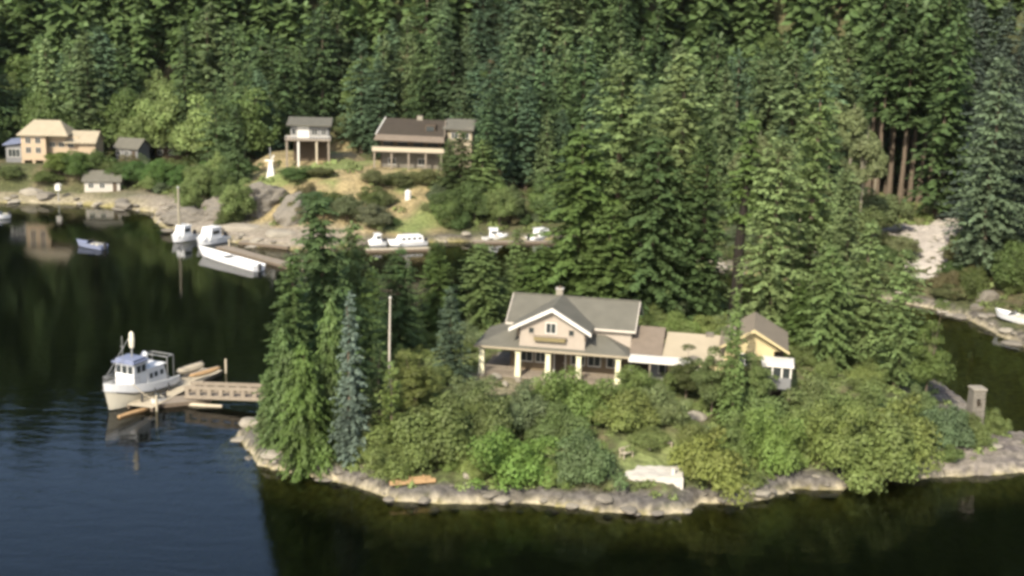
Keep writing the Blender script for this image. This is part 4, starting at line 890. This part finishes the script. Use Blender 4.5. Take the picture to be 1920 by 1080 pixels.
along(MAIN[14:25], 70, 1.7, 1.0, .4, 1.3, lambda x, y: x < 90, 'channel_rock', 'rock on the mainland shore behind the island channel', 'rocks along the channel shore', .5)

# ------------------------------------------------------------------ island trees and shrubs
def stand(pl, px, Y, top, hw, h0, r0, col, label, cat, group=None, rz=None, base=None):
    """plant so that it stands on the ground at distance Y in line px and reaches the height seen"""
    q = atY(px, 600, Y)
    # trunk foot found on the ground
    x = q[0]; z = H(x, Y); q = atY(px, top, Y); hgt = max(1.0, q[2]-z); x = q[0]
    z = H(x, Y); r = hw/2400*math.hypot(Y, 40)
    return plant(pl, (x, Y, z-.1), r/r0, rz if rz is not None else rng.uniform(0, 6.28), col, label, cat, group, sz=hgt/h0)
G1, G2, G3, G4 = (.082, .125, .034), (.122, .170, .058), (.062, .098, .034), (.135, .180, .058)
BL, OL, BR = (.105, .140, .105), (.075, .085, .024), (.125, .19, .040)
T = 'conifer'
near = [  # kind, px, Y, top y, half width px, base h, base r, colour, label
 (NEAR[1], 603, 120, 362, 92, 24, 4.6, G3, 'tallest dark conifer of the left island group, above the gangway end'),
 (NEAR[0], 548, 115, 470, 66, 24, 4.2, (.072, .112, .034), 'leftmost island conifer, overhanging the dark water'),
 (NEAR[3], 660, 127, 415, 70, 24, 5.0, G2, 'wide conifer behind the blue spruce on the island'),
 (NEAR[3], 748, 137, 462, 62, 24, 5.0, G3, 'broad dark conifer behind the flagpole'),
 (NEAR[0], 700, 141, 500, 55, 24, 4.2, G1, 'dark conifer between the slender one and the flagpole'),
 (NEAR[0], 522, 112.5, 590, 48, 24, 4.2, (.07, .11, .034), 'dark conifer at the very left tip of the island'),
 (NEAR[2], 822, 146, 448, 58, 24, 3.6, G1, 'dark conifer behind the bluish conifer left of the house'),
 (NEAR[3], 905, 148, 452, 66, 24, 5.0, G2, 'conifer directly behind the left end of the house porch'),
 (NEAR[0], 968, 151, 424, 40, 24, 4.2, G2, 'narrow conifer between the two white far boats'),
 (NEAR[1], 1012, 150, 456, 62, 24, 4.6, G1, 'low dark conifer behind the house chimney'),
 (NEAR[1], 1092, 152, 235, 108, 24, 4.6, G1, 'tall conifer with layered limbs rising behind the right half of the house'),
 (NEAR[3], 1172, 156, 100, 128, 24, 5.0, (.135, .185, .068), 'highest and widest conifer behind the house'),
 (NEAR[0], 1150, 147, 380, 86, 24, 4.2, (.095, .14, .04), 'conifer standing close behind the right roof edge of the house'),
 (NEAR[0], 1288, 154, 88, 108, 24, 4.2, (.15, .195, .075), 'tall pale topped conifer behind the cottage'),
 (NEAR[1], 1235, 149, 250, 104, 24, 4.6, G3, 'broad conifer between the two highest behind the link roof'),
 (NEAR[2], 1330, 150, 235, 74, 24, 3.6, G3, 'narrow conifer left of the dark stand-in trunk'),
 (NEAR[3], 1465, 143, 250, 92, 24, 5.0, (.15, .20, .075), 'light green conifer with layered limbs right of the dark stand-in trunk'),
 (NEAR[0], 1545, 150, 105, 80, 24, 4.2, G2, 'tall pointed conifer behind the light green layered one'),
 (NEAR[2], 1600, 143, 320, 66, 24, 3.6, (.14, .185, .075), 'pale soft conifer right of the tall pointed conifer'),
 (NEAR[1], 1562, 134, 455, 66, 24, 4.6, (.115, .165, .055), 'pale upright conifer behind the white bay porch'),
 (NEAR[0], 1636, 136, 415, 66, 24, 4.2, (.14, .19, .07), 'pale upright conifer left of the rightmost island tree'),
 (NEAR[3], 1704, 132, 468, 62, 24, 5.0, (.125, .175, .062), 'rightmost tall pale island conifer beside the green channel'),
 (NEAR[2], 1500, 138, 520, 44, 24, 3.6, G1, 'dark conifer at the right end of the cottage roof'),
]
for pl, px, Y, top, hw, h0, r0, col, lab in near: stand(pl, px, Y, top, hw, h0, r0, col, lab, 'tree')
stand(SPRUCE[0], 653, 108.5, 545, 44, 16, 2.6, BL, 'silvery blue spruce at the front left of the island', 'tree')
stand(SPRUCE[1], 846, 123, 535, 44, 16, 2.6, (.07, .10, .06), 'bluish green spruce just left of the house porch', 'tree')
stand(CEDAR[0], 570, 109, 640, 66, 13, 3.4, (.072, .112, .026), 'bright drooping cedar at the left shore of the island', 'tree')
stand(CEDAR[1], 506, 113, 690, 38, 13, 3.4, (.08, .12, .036), 'small cedar above the left tip rocks', 'tree')
stand(CEDAR[1], 532, 112, 610, 48, 13, 3.4, (.075, .115, .034), 'drooping cedar leaning over the gangway end', 'tree')
stand(CEDAR[0], 615, 112, 560, 55, 13, 3.4, G1, 'dark cedar behind the blue spruce foot', 'tree')
stand(PINE[0], 735, 107.5, 690, 40, 9, 2.4, (.105, .14, .035), 'bright green layered pine right of the blue spruce', 'tree')
stand(PINE[1], 712, 113, 640, 44, 9, 2.4, G2, 'dark pine below the flagpole', 'tree')
stand(SPRUCE[0], 1388, 116, 540, 38, 16, 2.6, (.125, .18, .055), 'slender bright green conifer in front of the cottage gable', 'tree')
stand(SLIM[1], 1342, 117, 648, 36, 9, 2.0, (.10, .13, .045), 'leafy tree against the tan cottage roof', 'tree')
stand(SLIM[0], 1420, 119, 660, 34, 9, 2.0, G4, 'small leafy tree left of the white bay porch', 'tree')
stand(SLIM[1], 1750, 128, 600, 40, 9, 2.0, (.095, .13, .035), 'pale green leafy tree at the right back of the island', 'tree')
stand(SLIM[0], 780, 115, 655, 40, 9, 2.0, (.12, .14, .04), 'yellow green leafy tree right of the flagpole foot', 'tree')
stand(SLIM[1], 1290, 121, 668, 34, 9, 2.0, (.075, .09, .03), 'dark leafy tree below the white canopy roof', 'tree')
# bare trunk with high crown, black bark painted to stand for a shaded gap
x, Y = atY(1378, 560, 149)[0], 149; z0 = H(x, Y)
e_ = empty('gap_fir', (x, Y, z0), 0, 'high crowned fir, its black trunk standing in for a shaded gap behind the cottage', 'tree')
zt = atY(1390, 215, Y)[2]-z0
m = MB(); m.tube([(0, 0, -.5), (.2, 0, zt*.2), (.1, .1, zt*.4), (.5, 0, zt*.65), (.7, 0, zt*.93)], [.95, .7, .6, .42, .15], 10); m.build('trunk', mat('gap_shade_bark', (.014, .011, .008), .95, .3, 3, .5, 8), e_)
c_ = conifer_mesh(777, zt*.5, 3.0, .7, 7, .42, .85, base=.05, pw=.55, droop=.4, gap=.25); c_.materials.append(M['needle'])
c_ = link('crown', c_, None, e_, (.6, 0, zt*.5)); c_.color = (*G1, 1)
bushes = [  # px, py of foot, half width, height px, colour, kind, label
 (962, 902, 78, 92, (0.132, 0.212, 0.047), 0, 'vivid green rounded bush on the front shore'),
 (1095, 908, 56, 112, (0.104, 0.149, 0.060), 1, 'dark blue green bush left of the pale sea wall'),
 (822, 872, 84, 124, (0.116, 0.149, 0.046), 2, 'large olive bush in the front left garden'),
 (905, 850, 60, 110, (0.112, 0.140, 0.047), 3, 'olive bush above the vivid green one'),
 (985, 800, 62, 92, (0.116, 0.148, 0.068), 4, 'grey green bush below the porch columns'),
 (1085, 790, 62, 92, (0.128, 0.182, 0.049), 0, 'green bush before the middle porch columns'),
 (1050, 835, 52, 70, (0.120, 0.167, 0.056), 2, 'green bush above the dark blue green one'),
 (1160, 800, 62, 78, (0.156, 0.186, 0.054), 1, 'yellow green bush below the rightmost porch column'),
 (1240, 792, 46, 66, (0.148, 0.182, 0.072), 3, 'pale green rounded bush left of the garden boulders'),
 (1330, 905, 70, 115, (0.164, 0.186, 0.047), 4, 'yellow green bush right of the sea wall post'),
 (1300, 862, 44, 70, (0.156, 0.182, 0.056), 2, 'yellowish bush below the left garden boulder'),
 (1446, 888, 50, 118, (0.144, 0.209, 0.051), 0, 'bright green rounded bush overhanging the front rocks'),
 (1500, 850, 52, 100, (0.148, 0.197, 0.056), 1, 'green bush right of the bright rounded one'),
 (1640, 898, 92, 122, (0.144, 0.183, 0.054), 2, 'very large yellow green bush near the right end of the island'),
 (1560, 872, 62, 120, (0.148, 0.186, 0.051), 3, 'yellow green bush left of the very large one'),
 (1690, 850, 72, 120, (0.152, 0.182, 0.051), 4, 'yellow green bush behind the very large one'),
 (1600, 800, 66, 78, (0.136, 0.178, 0.056), 0, 'green bush behind the row of yellow ones'),
 (1765, 836, 46, 88, (0.100, 0.144, 0.068), 1, 'blue green bush left of the stone pillar'),
 (1795, 822, 30, 52, (0.140, 0.200, 0.056), 2, 'small bright bush at the foot of the stone pillar'),
 (740, 890, 62, 82, (0.136, 0.171, 0.050), 3, 'low olive green bush on the front left shore'),
 (1420, 795, 60, 90, (0.132, 0.182, 0.060), 4, 'green bush under the white bay porch'),
 (1515, 790, 52, 74, (0.136, 0.171, 0.060), 0, 'green bush right of the white bay porch'),
 (1200, 745, 52, 56, (0.132, 0.178, 0.051), 3, 'green bush right of the porch, below the dark painted recess'),
 (1290, 735, 56, 66, (0.108, 0.133, 0.046), 4, 'dark olive bush below the white canopy'),
 (1215, 838, 44, 34, (0.148, 0.182, 0.060), 1, 'low green bush on the lawn above the benches'),
 (880, 760, 44, 56, (0.128, 0.159, 0.064), 0, 'grey green bush at the left corner of the terrace'),
 (690, 862, 36, 50, (0.124, 0.159, 0.051), 2, 'small bush at the foot of the blue spruce'),
 (1392, 850, 50, 74, (0.140, 0.189, 0.060), 3, 'green bush between the pointed boulder and the shore'),
 (1720, 780, 44, 64, (0.124, 0.167, 0.060), 4, 'green bush at the back right of the island'),
]
for px, py, hw, hp, col, i, lab in bushes:
    p = onland(px, py); s_ = 2400/math.hypot(p[1], 40)
    plant(BUSH[i], (p[0], p[1], p[2]-.15), hw/s_/1.9*1.05, rng.uniform(0, 6.28), col, lab, 'bush', None, sz=hp/s_/2.5)
# undergrowth shrubs filling the island
cnt = 0
for k in range(2600):
    x, y = rng.uniform(-32, 52), rng.uniform(100, 160); a_ = look(1, x, y)
    if a_ < 1.5: continue
    hx = Matrix.Rotation(-YAW, 3, 'Z') @ (Vector((x, y, 0))-Vector((O[0], O[1], 0)))
    if -9 < hx.x < 25.5 and -2.6 < hx.y < 10.5: continue
    if inside(LAWN, x, y) > -.6: continue
    if inside(TERR, x, y) > 0 and rng.random() < .8: continue
    if x > 45 and a_ < 4: continue
    if 8 < x < 18 and y < 110: continue
    z = H(x, y); back = hx.y > 8; s_ = rng.uniform(.5, 1.05)*(1.25 if back else 1)
    ci = rng.randrange(6); col = [(.15, .19, .06), (.12, .165, .052), (.18, .22, .065), (.15, .19, .085), (.12, .15, .048), (.17, .23, .065)][ci]
    plant(rng.choice(BUSH), (x, y, z-.1), s_, rng.uniform(0, 6.28), col, (['olive', 'dark green', 'yellow green', 'grey green', 'dark olive', 'bright green'][ci] + ' shrub ' + ('behind the island house under the conifers' if back else ('in the garden ' + ('below the conifers left of the house' if x < -4 else ('below the porch' if x < 12 else ('below the cottage' if x < 30 else 'near the stone pillar')))))),
          'shrub', 'shrubs behind the island house' if back else 'shrubs in the island front garden', sz=s_*rng.uniform(.7, 1.2)); cnt += 1
    if cnt >= 140: break
# garden stones on the terrace
for i, (px, py, s_) in enumerate([(888, 716, .5), (930, 712, .75), (945, 726, .5), (1003, 722, .6), (1020, 730, .5), (1015, 752, .42), (972, 716, .35)]):
    p = onland(px, py); rock('garden_rock', (p[0], p[1], p[2]+s_*.3), (s_, s_*.8, s_*1.1), i, 'pale garden rock standing on the terrace before the left porch columns', 'pale rocks before the porch', True, i)
p = onland(770, 676); p = atY(770, 690, 119); p[2] = H(p[0], p[1])

# ------------------------------------------------------------------ mainland trees
KEEP = [(30, 190, 222, 322, 268), (155, 262, 318, 372, 255), (222, 270, 252, 300, 290), (290, 345, 250, 300, 290), (495, 525, 255, 330, 250), (530, 632, 214, 306, 266), (700, 838, 210, 332, 246),
        (1680, 1790, 405, 520, 225), (745, 785, 365, 395, 236), (1650, 1775, 330, 400, 240)]
def blocks(x, y, z, h_, r):
    a = proj((x, y, z)); c = proj((x, y, z+h_)); hw = r/math.hypot(y, 30)*2400*.8
    for x0, x1, y0, y1, Y in KEEP:
        if y < Y+2 and a[0]+hw > x0 and a[0]-hw < x1 and a[1] > y0 and c[1] < y1-8: return True
    return False
GAPX = (atY(1658, 300, 250)[0]/250, atY(1806, 300, 250)[0]/250)
spots = []; R = np.random.default_rng(5)
gx, gy = np.meshgrid(np.arange(-290, 290, 7.0), np.arange(150, 600, 7.0)); gx = gx+R.uniform(-3, 3, gx.shape); gy = gy+R.uniform(-3, 3, gy.shape)
gx, gy = gx.ravel(), gy.ravel(); gh, gdi, gdm = terr(gx, gy)
dry = sdist(DRY, gx, gy); road = sdist(ROAD, gx, gy); mead = sdist(MEAD, gx, gy)
for x, y, z, d_, dr, ro, me_ in zip(gx, gy, gh, gdm, dry, road, mead):
    if d_ < 5 or dr > 1 or ro > -4 or me_ > -1: continue
    if GAPX[0]*y < x < GAPX[1]*y and 236 < y < 292: continue
    if any(abs(x-cx) < hx+2.5 and abs(y-cy) < hy+2.5 for cx, cy, hx, hy, _ in PADS if cy > 200): continue
    spots.append((x, y, z, d_))
ind = []; mass = []
for x, y, z, d_ in spots:
    px, py = proj((x, y, z)); pt = proj((x, y, z+24))
    vis = -130 < px < 2050 and py > -10 and y < 385
    n_ = float(fbm(np.array([x*.03]), np.array([y*.03]), 8)[0]); u = R.random()
    if px < 420 and d_ < 80: kind = 'broad' if u < .68 else 'con'
    elif 1380 < px < 1660 and 150 < y < 262 and d_ < 40: kind = 'birch' if px > 1560 or u < .35 else 'con'
    elif d_ < 14: kind = 'broad'
    else: kind = 'broad' if (n_ > .56 and u < .45) else 'con'
    s_ = R.uniform(.72, 1.22)
    if kind == 'con' and d_ < 30: s_ *= .8
    h_ = {'con': 25, 'broad': 11, 'birch': 20}[kind]*s_
    if kind == 'broad' and d_ >= 14: s_ *= 1.35; h_ *= 1.35
    if kind == 'broad' and d_ < 14: s_ *= .7; h_ *= .7
    if y < 280 and blocks(x, y, z, h_, 4*s_):
        s_ = .42; h_ = 11*s_; kind = 'broad'
        if blocks(x, y, z, h_, 4*s_): continue
    (ind if vis else mass).append((x, y, z, s_, kind, px, py))
def spot_words(px, y, d_):
    k = ['above the tan mansion', 'above the grey cottage and cabin', 'between cabin and stilt house', 'behind the stilt house', 'behind the brown roofed house', 'right of the brown roofed house',
         'behind the highest island conifers', 'behind the bare dark trunk', 'left of the dark forest gap', 'above the gravel track', 'by the silvery edge conifer']
    e = [150, 320, 520, 660, 850, 1000, 1240, 1430, 1640, 1800]
    row = 'low' if d_ < 30 else ('second' if d_ < 46 else ('third' if d_ < 60 else ('middle' if d_ < 75 else ('high' if d_ < 90 else 'topmost'))))
    return row, k[sum(px > q for q in e)]
ncon = nbr = 0; ind.sort(key=lambda t: t[1])
for x, y, z, s_, kind, px, py in ind:
    where = 'left' if px < 500 else ('middle' if px < 1100 else 'right')
    if kind == 'con':
        if ncon >= 285: mass.append((x, y, z, s_, kind, px, py)); continue
        ncon += 1
        v = R.uniform(.55, 1.35); ci = int(R.integers(4)); base = np.array([(.068, .108, .042), (.090, .134, .052), (.080, .125, .066), (.124, .168, .070)][ci]); shade = ['dark green', 'mid green', 'bluish green', 'pale green'][ci]; row, wh_ = spot_words(px, y, d_); size = 'small' if s_ < .85 else ('middling' if s_ < 1.05 else 'large')
        if px < 420: base = base*1.15
        if 820 < px < 1020: base = base*.7+np.array((.045, .075, .045))*.4
        if px > 1780: base = np.array((.075, .10, .07))
        plant(FAR[int(R.integers(7))], (x, y, z-.2), s_*R.uniform(.9, 1.45), R.uniform(0, 6.28), tuple(base*v), f'{size} {shade} conifer in the {row} forest row {wh_}', 'tree', f'conifers {wh_}', sz=s_*R.uniform(.9, 1.15))
    elif kind == 'birch':
        plant(BIRCH[int(R.integers(3))], (x, y, z-.2), s_, R.uniform(0, 6.28), tuple(np.array((.13, .15, .065))*R.uniform(.85, 1.15)), f'{["small", "taller"][int(s_ > .95)]} pale tree in the grove left of the dark forest gap, ' + ('left part' if px < 1470 else ('middle part' if px < 1560 else 'right part')), 'tree', 'pale trunked trees left of the dark forest gap')
    else:
        if nbr >= 285: continue
        nbr += 1; v = R.uniform(.65, 1.25); ci = int(R.integers(3)); base = np.array([(.115, .165, .048), (.145, .190, .062), (.090, .132, .042)][ci]); row, wh_ = spot_words(px, y, d_)
        plant(BROAD[int(R.integers(4))], (x, y, z-.2), s_, R.uniform(0, 6.28), tuple(base*v), f'rounded {["green", "pale green", "dark green"][ci]} leafy tree in the {row} forest row {wh_}', 'tree', f'leafy trees {wh_}')
# the rest of the wooded hill reads as one mass
lowv = []
for i in range(3):
    me = conifer_mesh(500+i, 25, [4.2, 3.6, 4.8][i], 2.2, 6, 1.7, 2.9, base=.12, pw=.8, droop=.4, width=.4); a_ = np.empty(len(me.vertices)*3, np.float32); me.vertices.foreach_get('co', a_); lowv.append(a_.reshape(-1, 3)); bpy.data.meshes.remove(me)
VV = []
for x, y, z, s_, kind, px, py in mass:
    a = R.uniform(0, 6.28); c, s2 = math.cos(a), math.sin(a); q = lowv[int(R.integers(3))]
    VV.append(np.stack([(q[:, 0]*c-q[:, 1]*s2)*s_+x, (q[:, 0]*s2+q[:, 1]*c)*s_+y, q[:, 2]*s_*1.05+z], -1))
VV = np.concatenate(VV); fm = mesh_np('forest', VV, 4)
fo = link('forest', fm, M['needle']); fo.color = (.075, .115, .038, 1); tag(fo, 'dense conifer forest running on up and along the hillside', 'forest', None, 'stuff')
print('COUNTS', ncon, nbr, len(mass), len(VV)//4, 'bushes', cnt)
# big grey green conifer at the right edge and others by the channel
for px, Y, top, hw, col, lab, k in [(1884, 188, 92, 84, (.105, .145, .08), 'large silvery green conifer at the right edge above the channel', 3), (1790, 232, 40, 60, G3, 'tall dark conifer behind the large silvery one', 1),
                                    (1730, 262, 60, 50, G3, 'tall conifer standing over the dark forest gap', 2), (866, 236, 246, 44, (.06, .085, .03), 'olive green conifer hiding the right end of the brown roofed house', 0), (842, 239, 258, 26, (.10, .13, .05), 'narrow olive conifer in front of the side wing of the brown roofed house', 3), (905, 234, 262, 42, G2, 'conifer on the knoll just right of the brown roofed house wing', 2)]:
    stand(FAR[k] if Y > 200 else NEAR[k], px, Y, top, hw, 25 if Y > 200 else 24, [4.0, 3.4, 4.6, 3.0][k] if Y > 200 else 5.0, col, lab, 'tree')
# rounded trees on the far left bank
for i, (px, py, hw, hp, col, lab) in enumerate([(112, 330, 30, 48, (.10, .135, .03), 'leafy tree before the right wing of the tan mansion'), (148, 335, 34, 56, (.075, .12, .03), 'dark leafy tree before the mansion wing, right of the first'),
    (182, 322, 26, 42, (.09, .13, .04), 'leafy tree between the mansion wing and the small grey cottage'), (222, 340, 26, 44, (.08, .12, .035), 'leafy tree directly above the boat shed'), (258, 345, 34, 52, (.07, .125, .035), 'leafy tree right of the boat shed'),
    (300, 352, 36, 58, (.08, .14, .035), 'leafy tree below the cabin above the cove'), (345, 360, 32, 50, (.065, .12, .03), 'leafy tree above the tall marina pole'), (388, 352, 40, 50, (.09, .15, .04), 'bright leafy tree above the domed rock outcrop'),
    (432, 338, 42, 42, (.09, .15, .035), 'bright leafy tree left of the marker tower'), (20, 338, 26, 26, (.11, .14, .05), 'low leafy tree below the glazed wing of the mansion'), (88, 342, 30, 26, (.10, .13, .04), 'low leafy tree under the mansion tower'),
    (560, 335, 40, 26, (.075, .12, .035), 'low green tree on the knoll below the stilt house'), (605, 330, 26, 18, (.12, .13, .05), 'small olive tree on the knoll right of the stilt house'), (650, 262, 34, 50, (.12, .15, .06), 'pale leafy tree between the stilt house and the brown roof'),
    (700, 345, 26, 30, (.12, .13, .055), 'small pale tree below the left end of the wooden deck'), (745, 352, 30, 34, (.11, .125, .05), 'small tree below the middle of the wooden deck'), (800, 350, 30, 38, (.12, .13, .05), 'small tree below the right end of the wooden deck'),
    (590, 400, 40, 44, (.075, .12, .045), 'leafy tree right of the grey marina outcrops'), (650, 410, 40, 46, (.11, .13, .06), 'pale leafy tree on the middle of the marina slope'), (700, 425, 36, 50, (.12, .13, .07), 'pale grey green tree above the long low boat'),
    (835, 420, 36, 70, (.07, .10, .03), 'dark leafy tree right of the small white tank'), (890, 415, 40, 80, (.075, .11, .035), 'leafy tree above the left gap in the island conifers'), (955, 418, 36, 70, (.10, .13, .05), 'pale leafy tree between the two gap boats'),
    (1030, 412, 44, 90, (.08, .12, .04), 'leafy tree above the rightmost gap boat'), (1850, 500, 60, 80, (.10, .13, .05), 'leafy tree right of the gravel track'), (1800, 500, 40, 50, (.085, .085, .035), 'low brown green tree at the lower right side of the gravel track'),
    (1900, 540, 50, 90, (.08, .11, .045), 'leafy tree above the pulled up boat on the right shore'), (1640, 440, 60, 90, (.13, .16, .065), 'pale leafy tree at the left side of the gravel track'), (1580, 470, 60, 110, (.12, .15, .055), 'pale leafy tree seen between the right island conifers'), (1690, 485, 36, 44, (.15, .165, .075), 'pale round bush enclosed by the bend of the gravel track'),
    (1660, 540, 44, 50, (.12, .145, .055), 'leafy tree on the channel shore below the gravel track'), (1780, 560, 36, 26, (.11, .12, .05), 'low scrub tree on the channel bank')]):
    p = onland(px, py); s_ = 2400/math.hypot(p[1], 40)
    plant(BROAD[i % 4], (p[0], p[1], p[2]-.3), hw/s_/4.6*1.05, i*1.3, col, lab, 'tree', None, sz=hp/s_/10.2)
# scrub on the mainland shore and knoll
cnt = 0
for k in range(4000):
    px = rng.uniform(0, 1920); py = rng.uniform(300, 560); p = onland(px, py)
    a_ = look(2, p[0], p[1])
    if a_ < 3.0 or a_ > 42 or p[1] > 300: continue
    if inside(ROAD, p[0], p[1]) > -2.5: continue
    if any(abs(p[0]-cx) < hx+1 and abs(p[1]-cy) < hy+1 for cx, cy, hx, hy, _ in PADS if cy > 200): continue
    if a_ < 9 and p[0] < -35 and rng.random() < .85: continue
    if inside(DRY, p[0], p[1]) > 0 and rng.random() < .6: continue
    cq = rng.randrange(5); col = [(.09, .115, .035), (.07, .11, .035), (.13, .15, .06), (.10, .13, .065), (.14, .125, .06)][cq]
    s_ = rng.uniform(.7, 1.5); where = 'far cove' if px < 560 else ('knoll and marina slope' if px < 1100 else 'channel')
    plant(rng.choice(BUSH), (p[0], p[1], p[2]-.2), s_, rng.uniform(0, 6.28), col, f'{["big", "middling", "small"][0 if s_ > 1.2 else (1 if s_ > .95 else 2)]} {["olive", "green", "pale", "grey green", "tan"][cq]} shrub ' + (f'on the bank above the {where}' if px < 1100 else ('behind the tall island conifers' if px < 1450 else ('left of the gravel track' if px < 1690 else 'right of the gravel track'))) + (' near the water' if a_ < 9 else (' halfway up' if a_ < 22 else ' high up')), 'shrub', f'shrubs above the {where}', sz=s_*rng.uniform(.7, 1.1)); cnt += 1
    if cnt >= 150: break

HIGH = [proto('conifer', conifer_mesh(600+i, 28, 3.6, 1.0, 7, .8, 1.3, base=.5, pw=.55, droop=.4), trunk_mesh(28, .42, 40+i), M['needle'], M['bark']) for i in range(2)]
for px, Y, top, hw, lab in [(1672, 248, 40, 44, 'leftmost tall conifer with a bare trunk in the dark forest gap'), (1716, 244, 70, 46, 'tall bare trunked conifer, second from the left in the dark forest gap'), (1738, 250, 30, 44, 'tall bare trunked conifer in the middle of the dark forest gap'),
                            (1772, 246, 60, 48, 'tall bare trunked conifer right of the middle of the dark forest gap'), (1800, 240, 20, 46, 'tall bare trunked conifer at the right end of the dark forest gap')]:
    stand(HIGH[len(lab) % 2], px, Y, top, hw, 28, 3.6, G3, lab, 'tree')
# low undergrowth: one mass
R = np.random.default_rng(9); uv = []
for k in range(9000):
    if len(uv) > 2600: break
    x, y = (R.uniform(-34, 60), R.uniform(100, 160)) if k % 2 else (R.uniform(-130, 95), R.uniform(170, 300))
    di_, dm_2 = look(1, x, y), look(2, x, y)
    if k % 2:
        if di_ < 1.1: continue
        hx = Matrix.Rotation(-YAW, 3, 'Z') @ Vector((x-O[0], y-O[1], 0))
        if -8.4 < hx.x < 25 and -1.8 < hx.y < 10: continue
        if x > 47 and di_ < 4.5: continue
        if inside(LAWN, x, y) > -.4 or (inside(TERR, x, y) > 0 and R.random() < .7): continue
        s_ = R.uniform(.35, .8)
    else:
        if dm_2 < 3 or dm_2 > 60: continue
        if dm_2 < 8 and x < -30: continue
        if inside(ROAD, x, y) > -1 or any(abs(x-cx) < hx_+.5 and abs(y-cy) < hy_+.5 for cx, cy, hx_, hy_, _ in PADS if cy > 200): continue
        if inside(DRY, x, y) > 0 and R.random() < .7: continue
        s_ = R.uniform(.6, 1.5)
    nq = 46; nn = nrm(R.normal(0, 1, (nq, 3))); nn[:, 2] = np.abs(nn[:, 2])*.8; P = nn*s_*R.uniform(.6, 1.1, (nq, 1))+np.array([x, y, H(x, y)-.05])
    nr = nrm(nn+R.normal(0, .5, (nq, 3))+np.array([0, 0, .4])); t = nrm(np.cross(nr, R.normal(0, 1, (nq, 3)))); sz = s_*.42*R.uniform(.6, 1.4, nq)
    uv.append(quads(P-t*sz[:, None]*.5, t*sz[:, None], np.cross(nr, t), sz*.42))
ug = link('undergrowth', mesh_np('undergrowth', np.concatenate(uv), 4), leafmat('undergrowth_leaves', .25, .5, .12)); ug.color = (.135, .17, .055, 1)
tag(ug, 'low mixed undergrowth covering the banks', 'undergrowth', None, 'stuff')

for px, Y, top, hw, lab in [(1492, 238, 205, 34, 'pale leafy tree at the left end of the grove beyond the channel'), (1530, 236, 168, 36, 'pale leafy tree second from the left in the grove beyond the channel'), (1568, 232, 150, 36, 'tallest pale leafy tree in the grove beyond the channel'),
                            (1604, 230, 172, 34, 'pale leafy tree with bare stem right of the tallest in the grove'), (1632, 232, 205, 30, 'slender pale tree beside the dark forest gap'), (1650, 228, 240, 24, 'smallest slender pale tree at the right end of the grove')]:
    stand(BIRCH[len(lab) % 3], px, Y, top, hw, 20, 3.2, (.15, .18, .075), lab, 'tree')

# thin summer air
HAZE = .00002
hz = MB(); hz.box(-880, 880, -290, 635, -9.2, 330)
hm_ = bpy.data.materials.new('haze'); hm_.use_nodes = True; n = hm_.node_tree.nodes; n.remove(n['Principled BSDF'])
pv = n.new('ShaderNodeVolumePrincipled'); pv.inputs['Density'].default_value = HAZE; pv.inputs['Color'].default_value = (.92, .96, .95, 1); pv.inputs['Anisotropy'].default_value = .3
hm_.node_tree.links.new(pv.outputs[0], n['Material Output'].inputs['Volume'])
tag(hz.build('haze', hm_), 'thin pale haze over the whole inlet', 'haze', None, 'stuff')

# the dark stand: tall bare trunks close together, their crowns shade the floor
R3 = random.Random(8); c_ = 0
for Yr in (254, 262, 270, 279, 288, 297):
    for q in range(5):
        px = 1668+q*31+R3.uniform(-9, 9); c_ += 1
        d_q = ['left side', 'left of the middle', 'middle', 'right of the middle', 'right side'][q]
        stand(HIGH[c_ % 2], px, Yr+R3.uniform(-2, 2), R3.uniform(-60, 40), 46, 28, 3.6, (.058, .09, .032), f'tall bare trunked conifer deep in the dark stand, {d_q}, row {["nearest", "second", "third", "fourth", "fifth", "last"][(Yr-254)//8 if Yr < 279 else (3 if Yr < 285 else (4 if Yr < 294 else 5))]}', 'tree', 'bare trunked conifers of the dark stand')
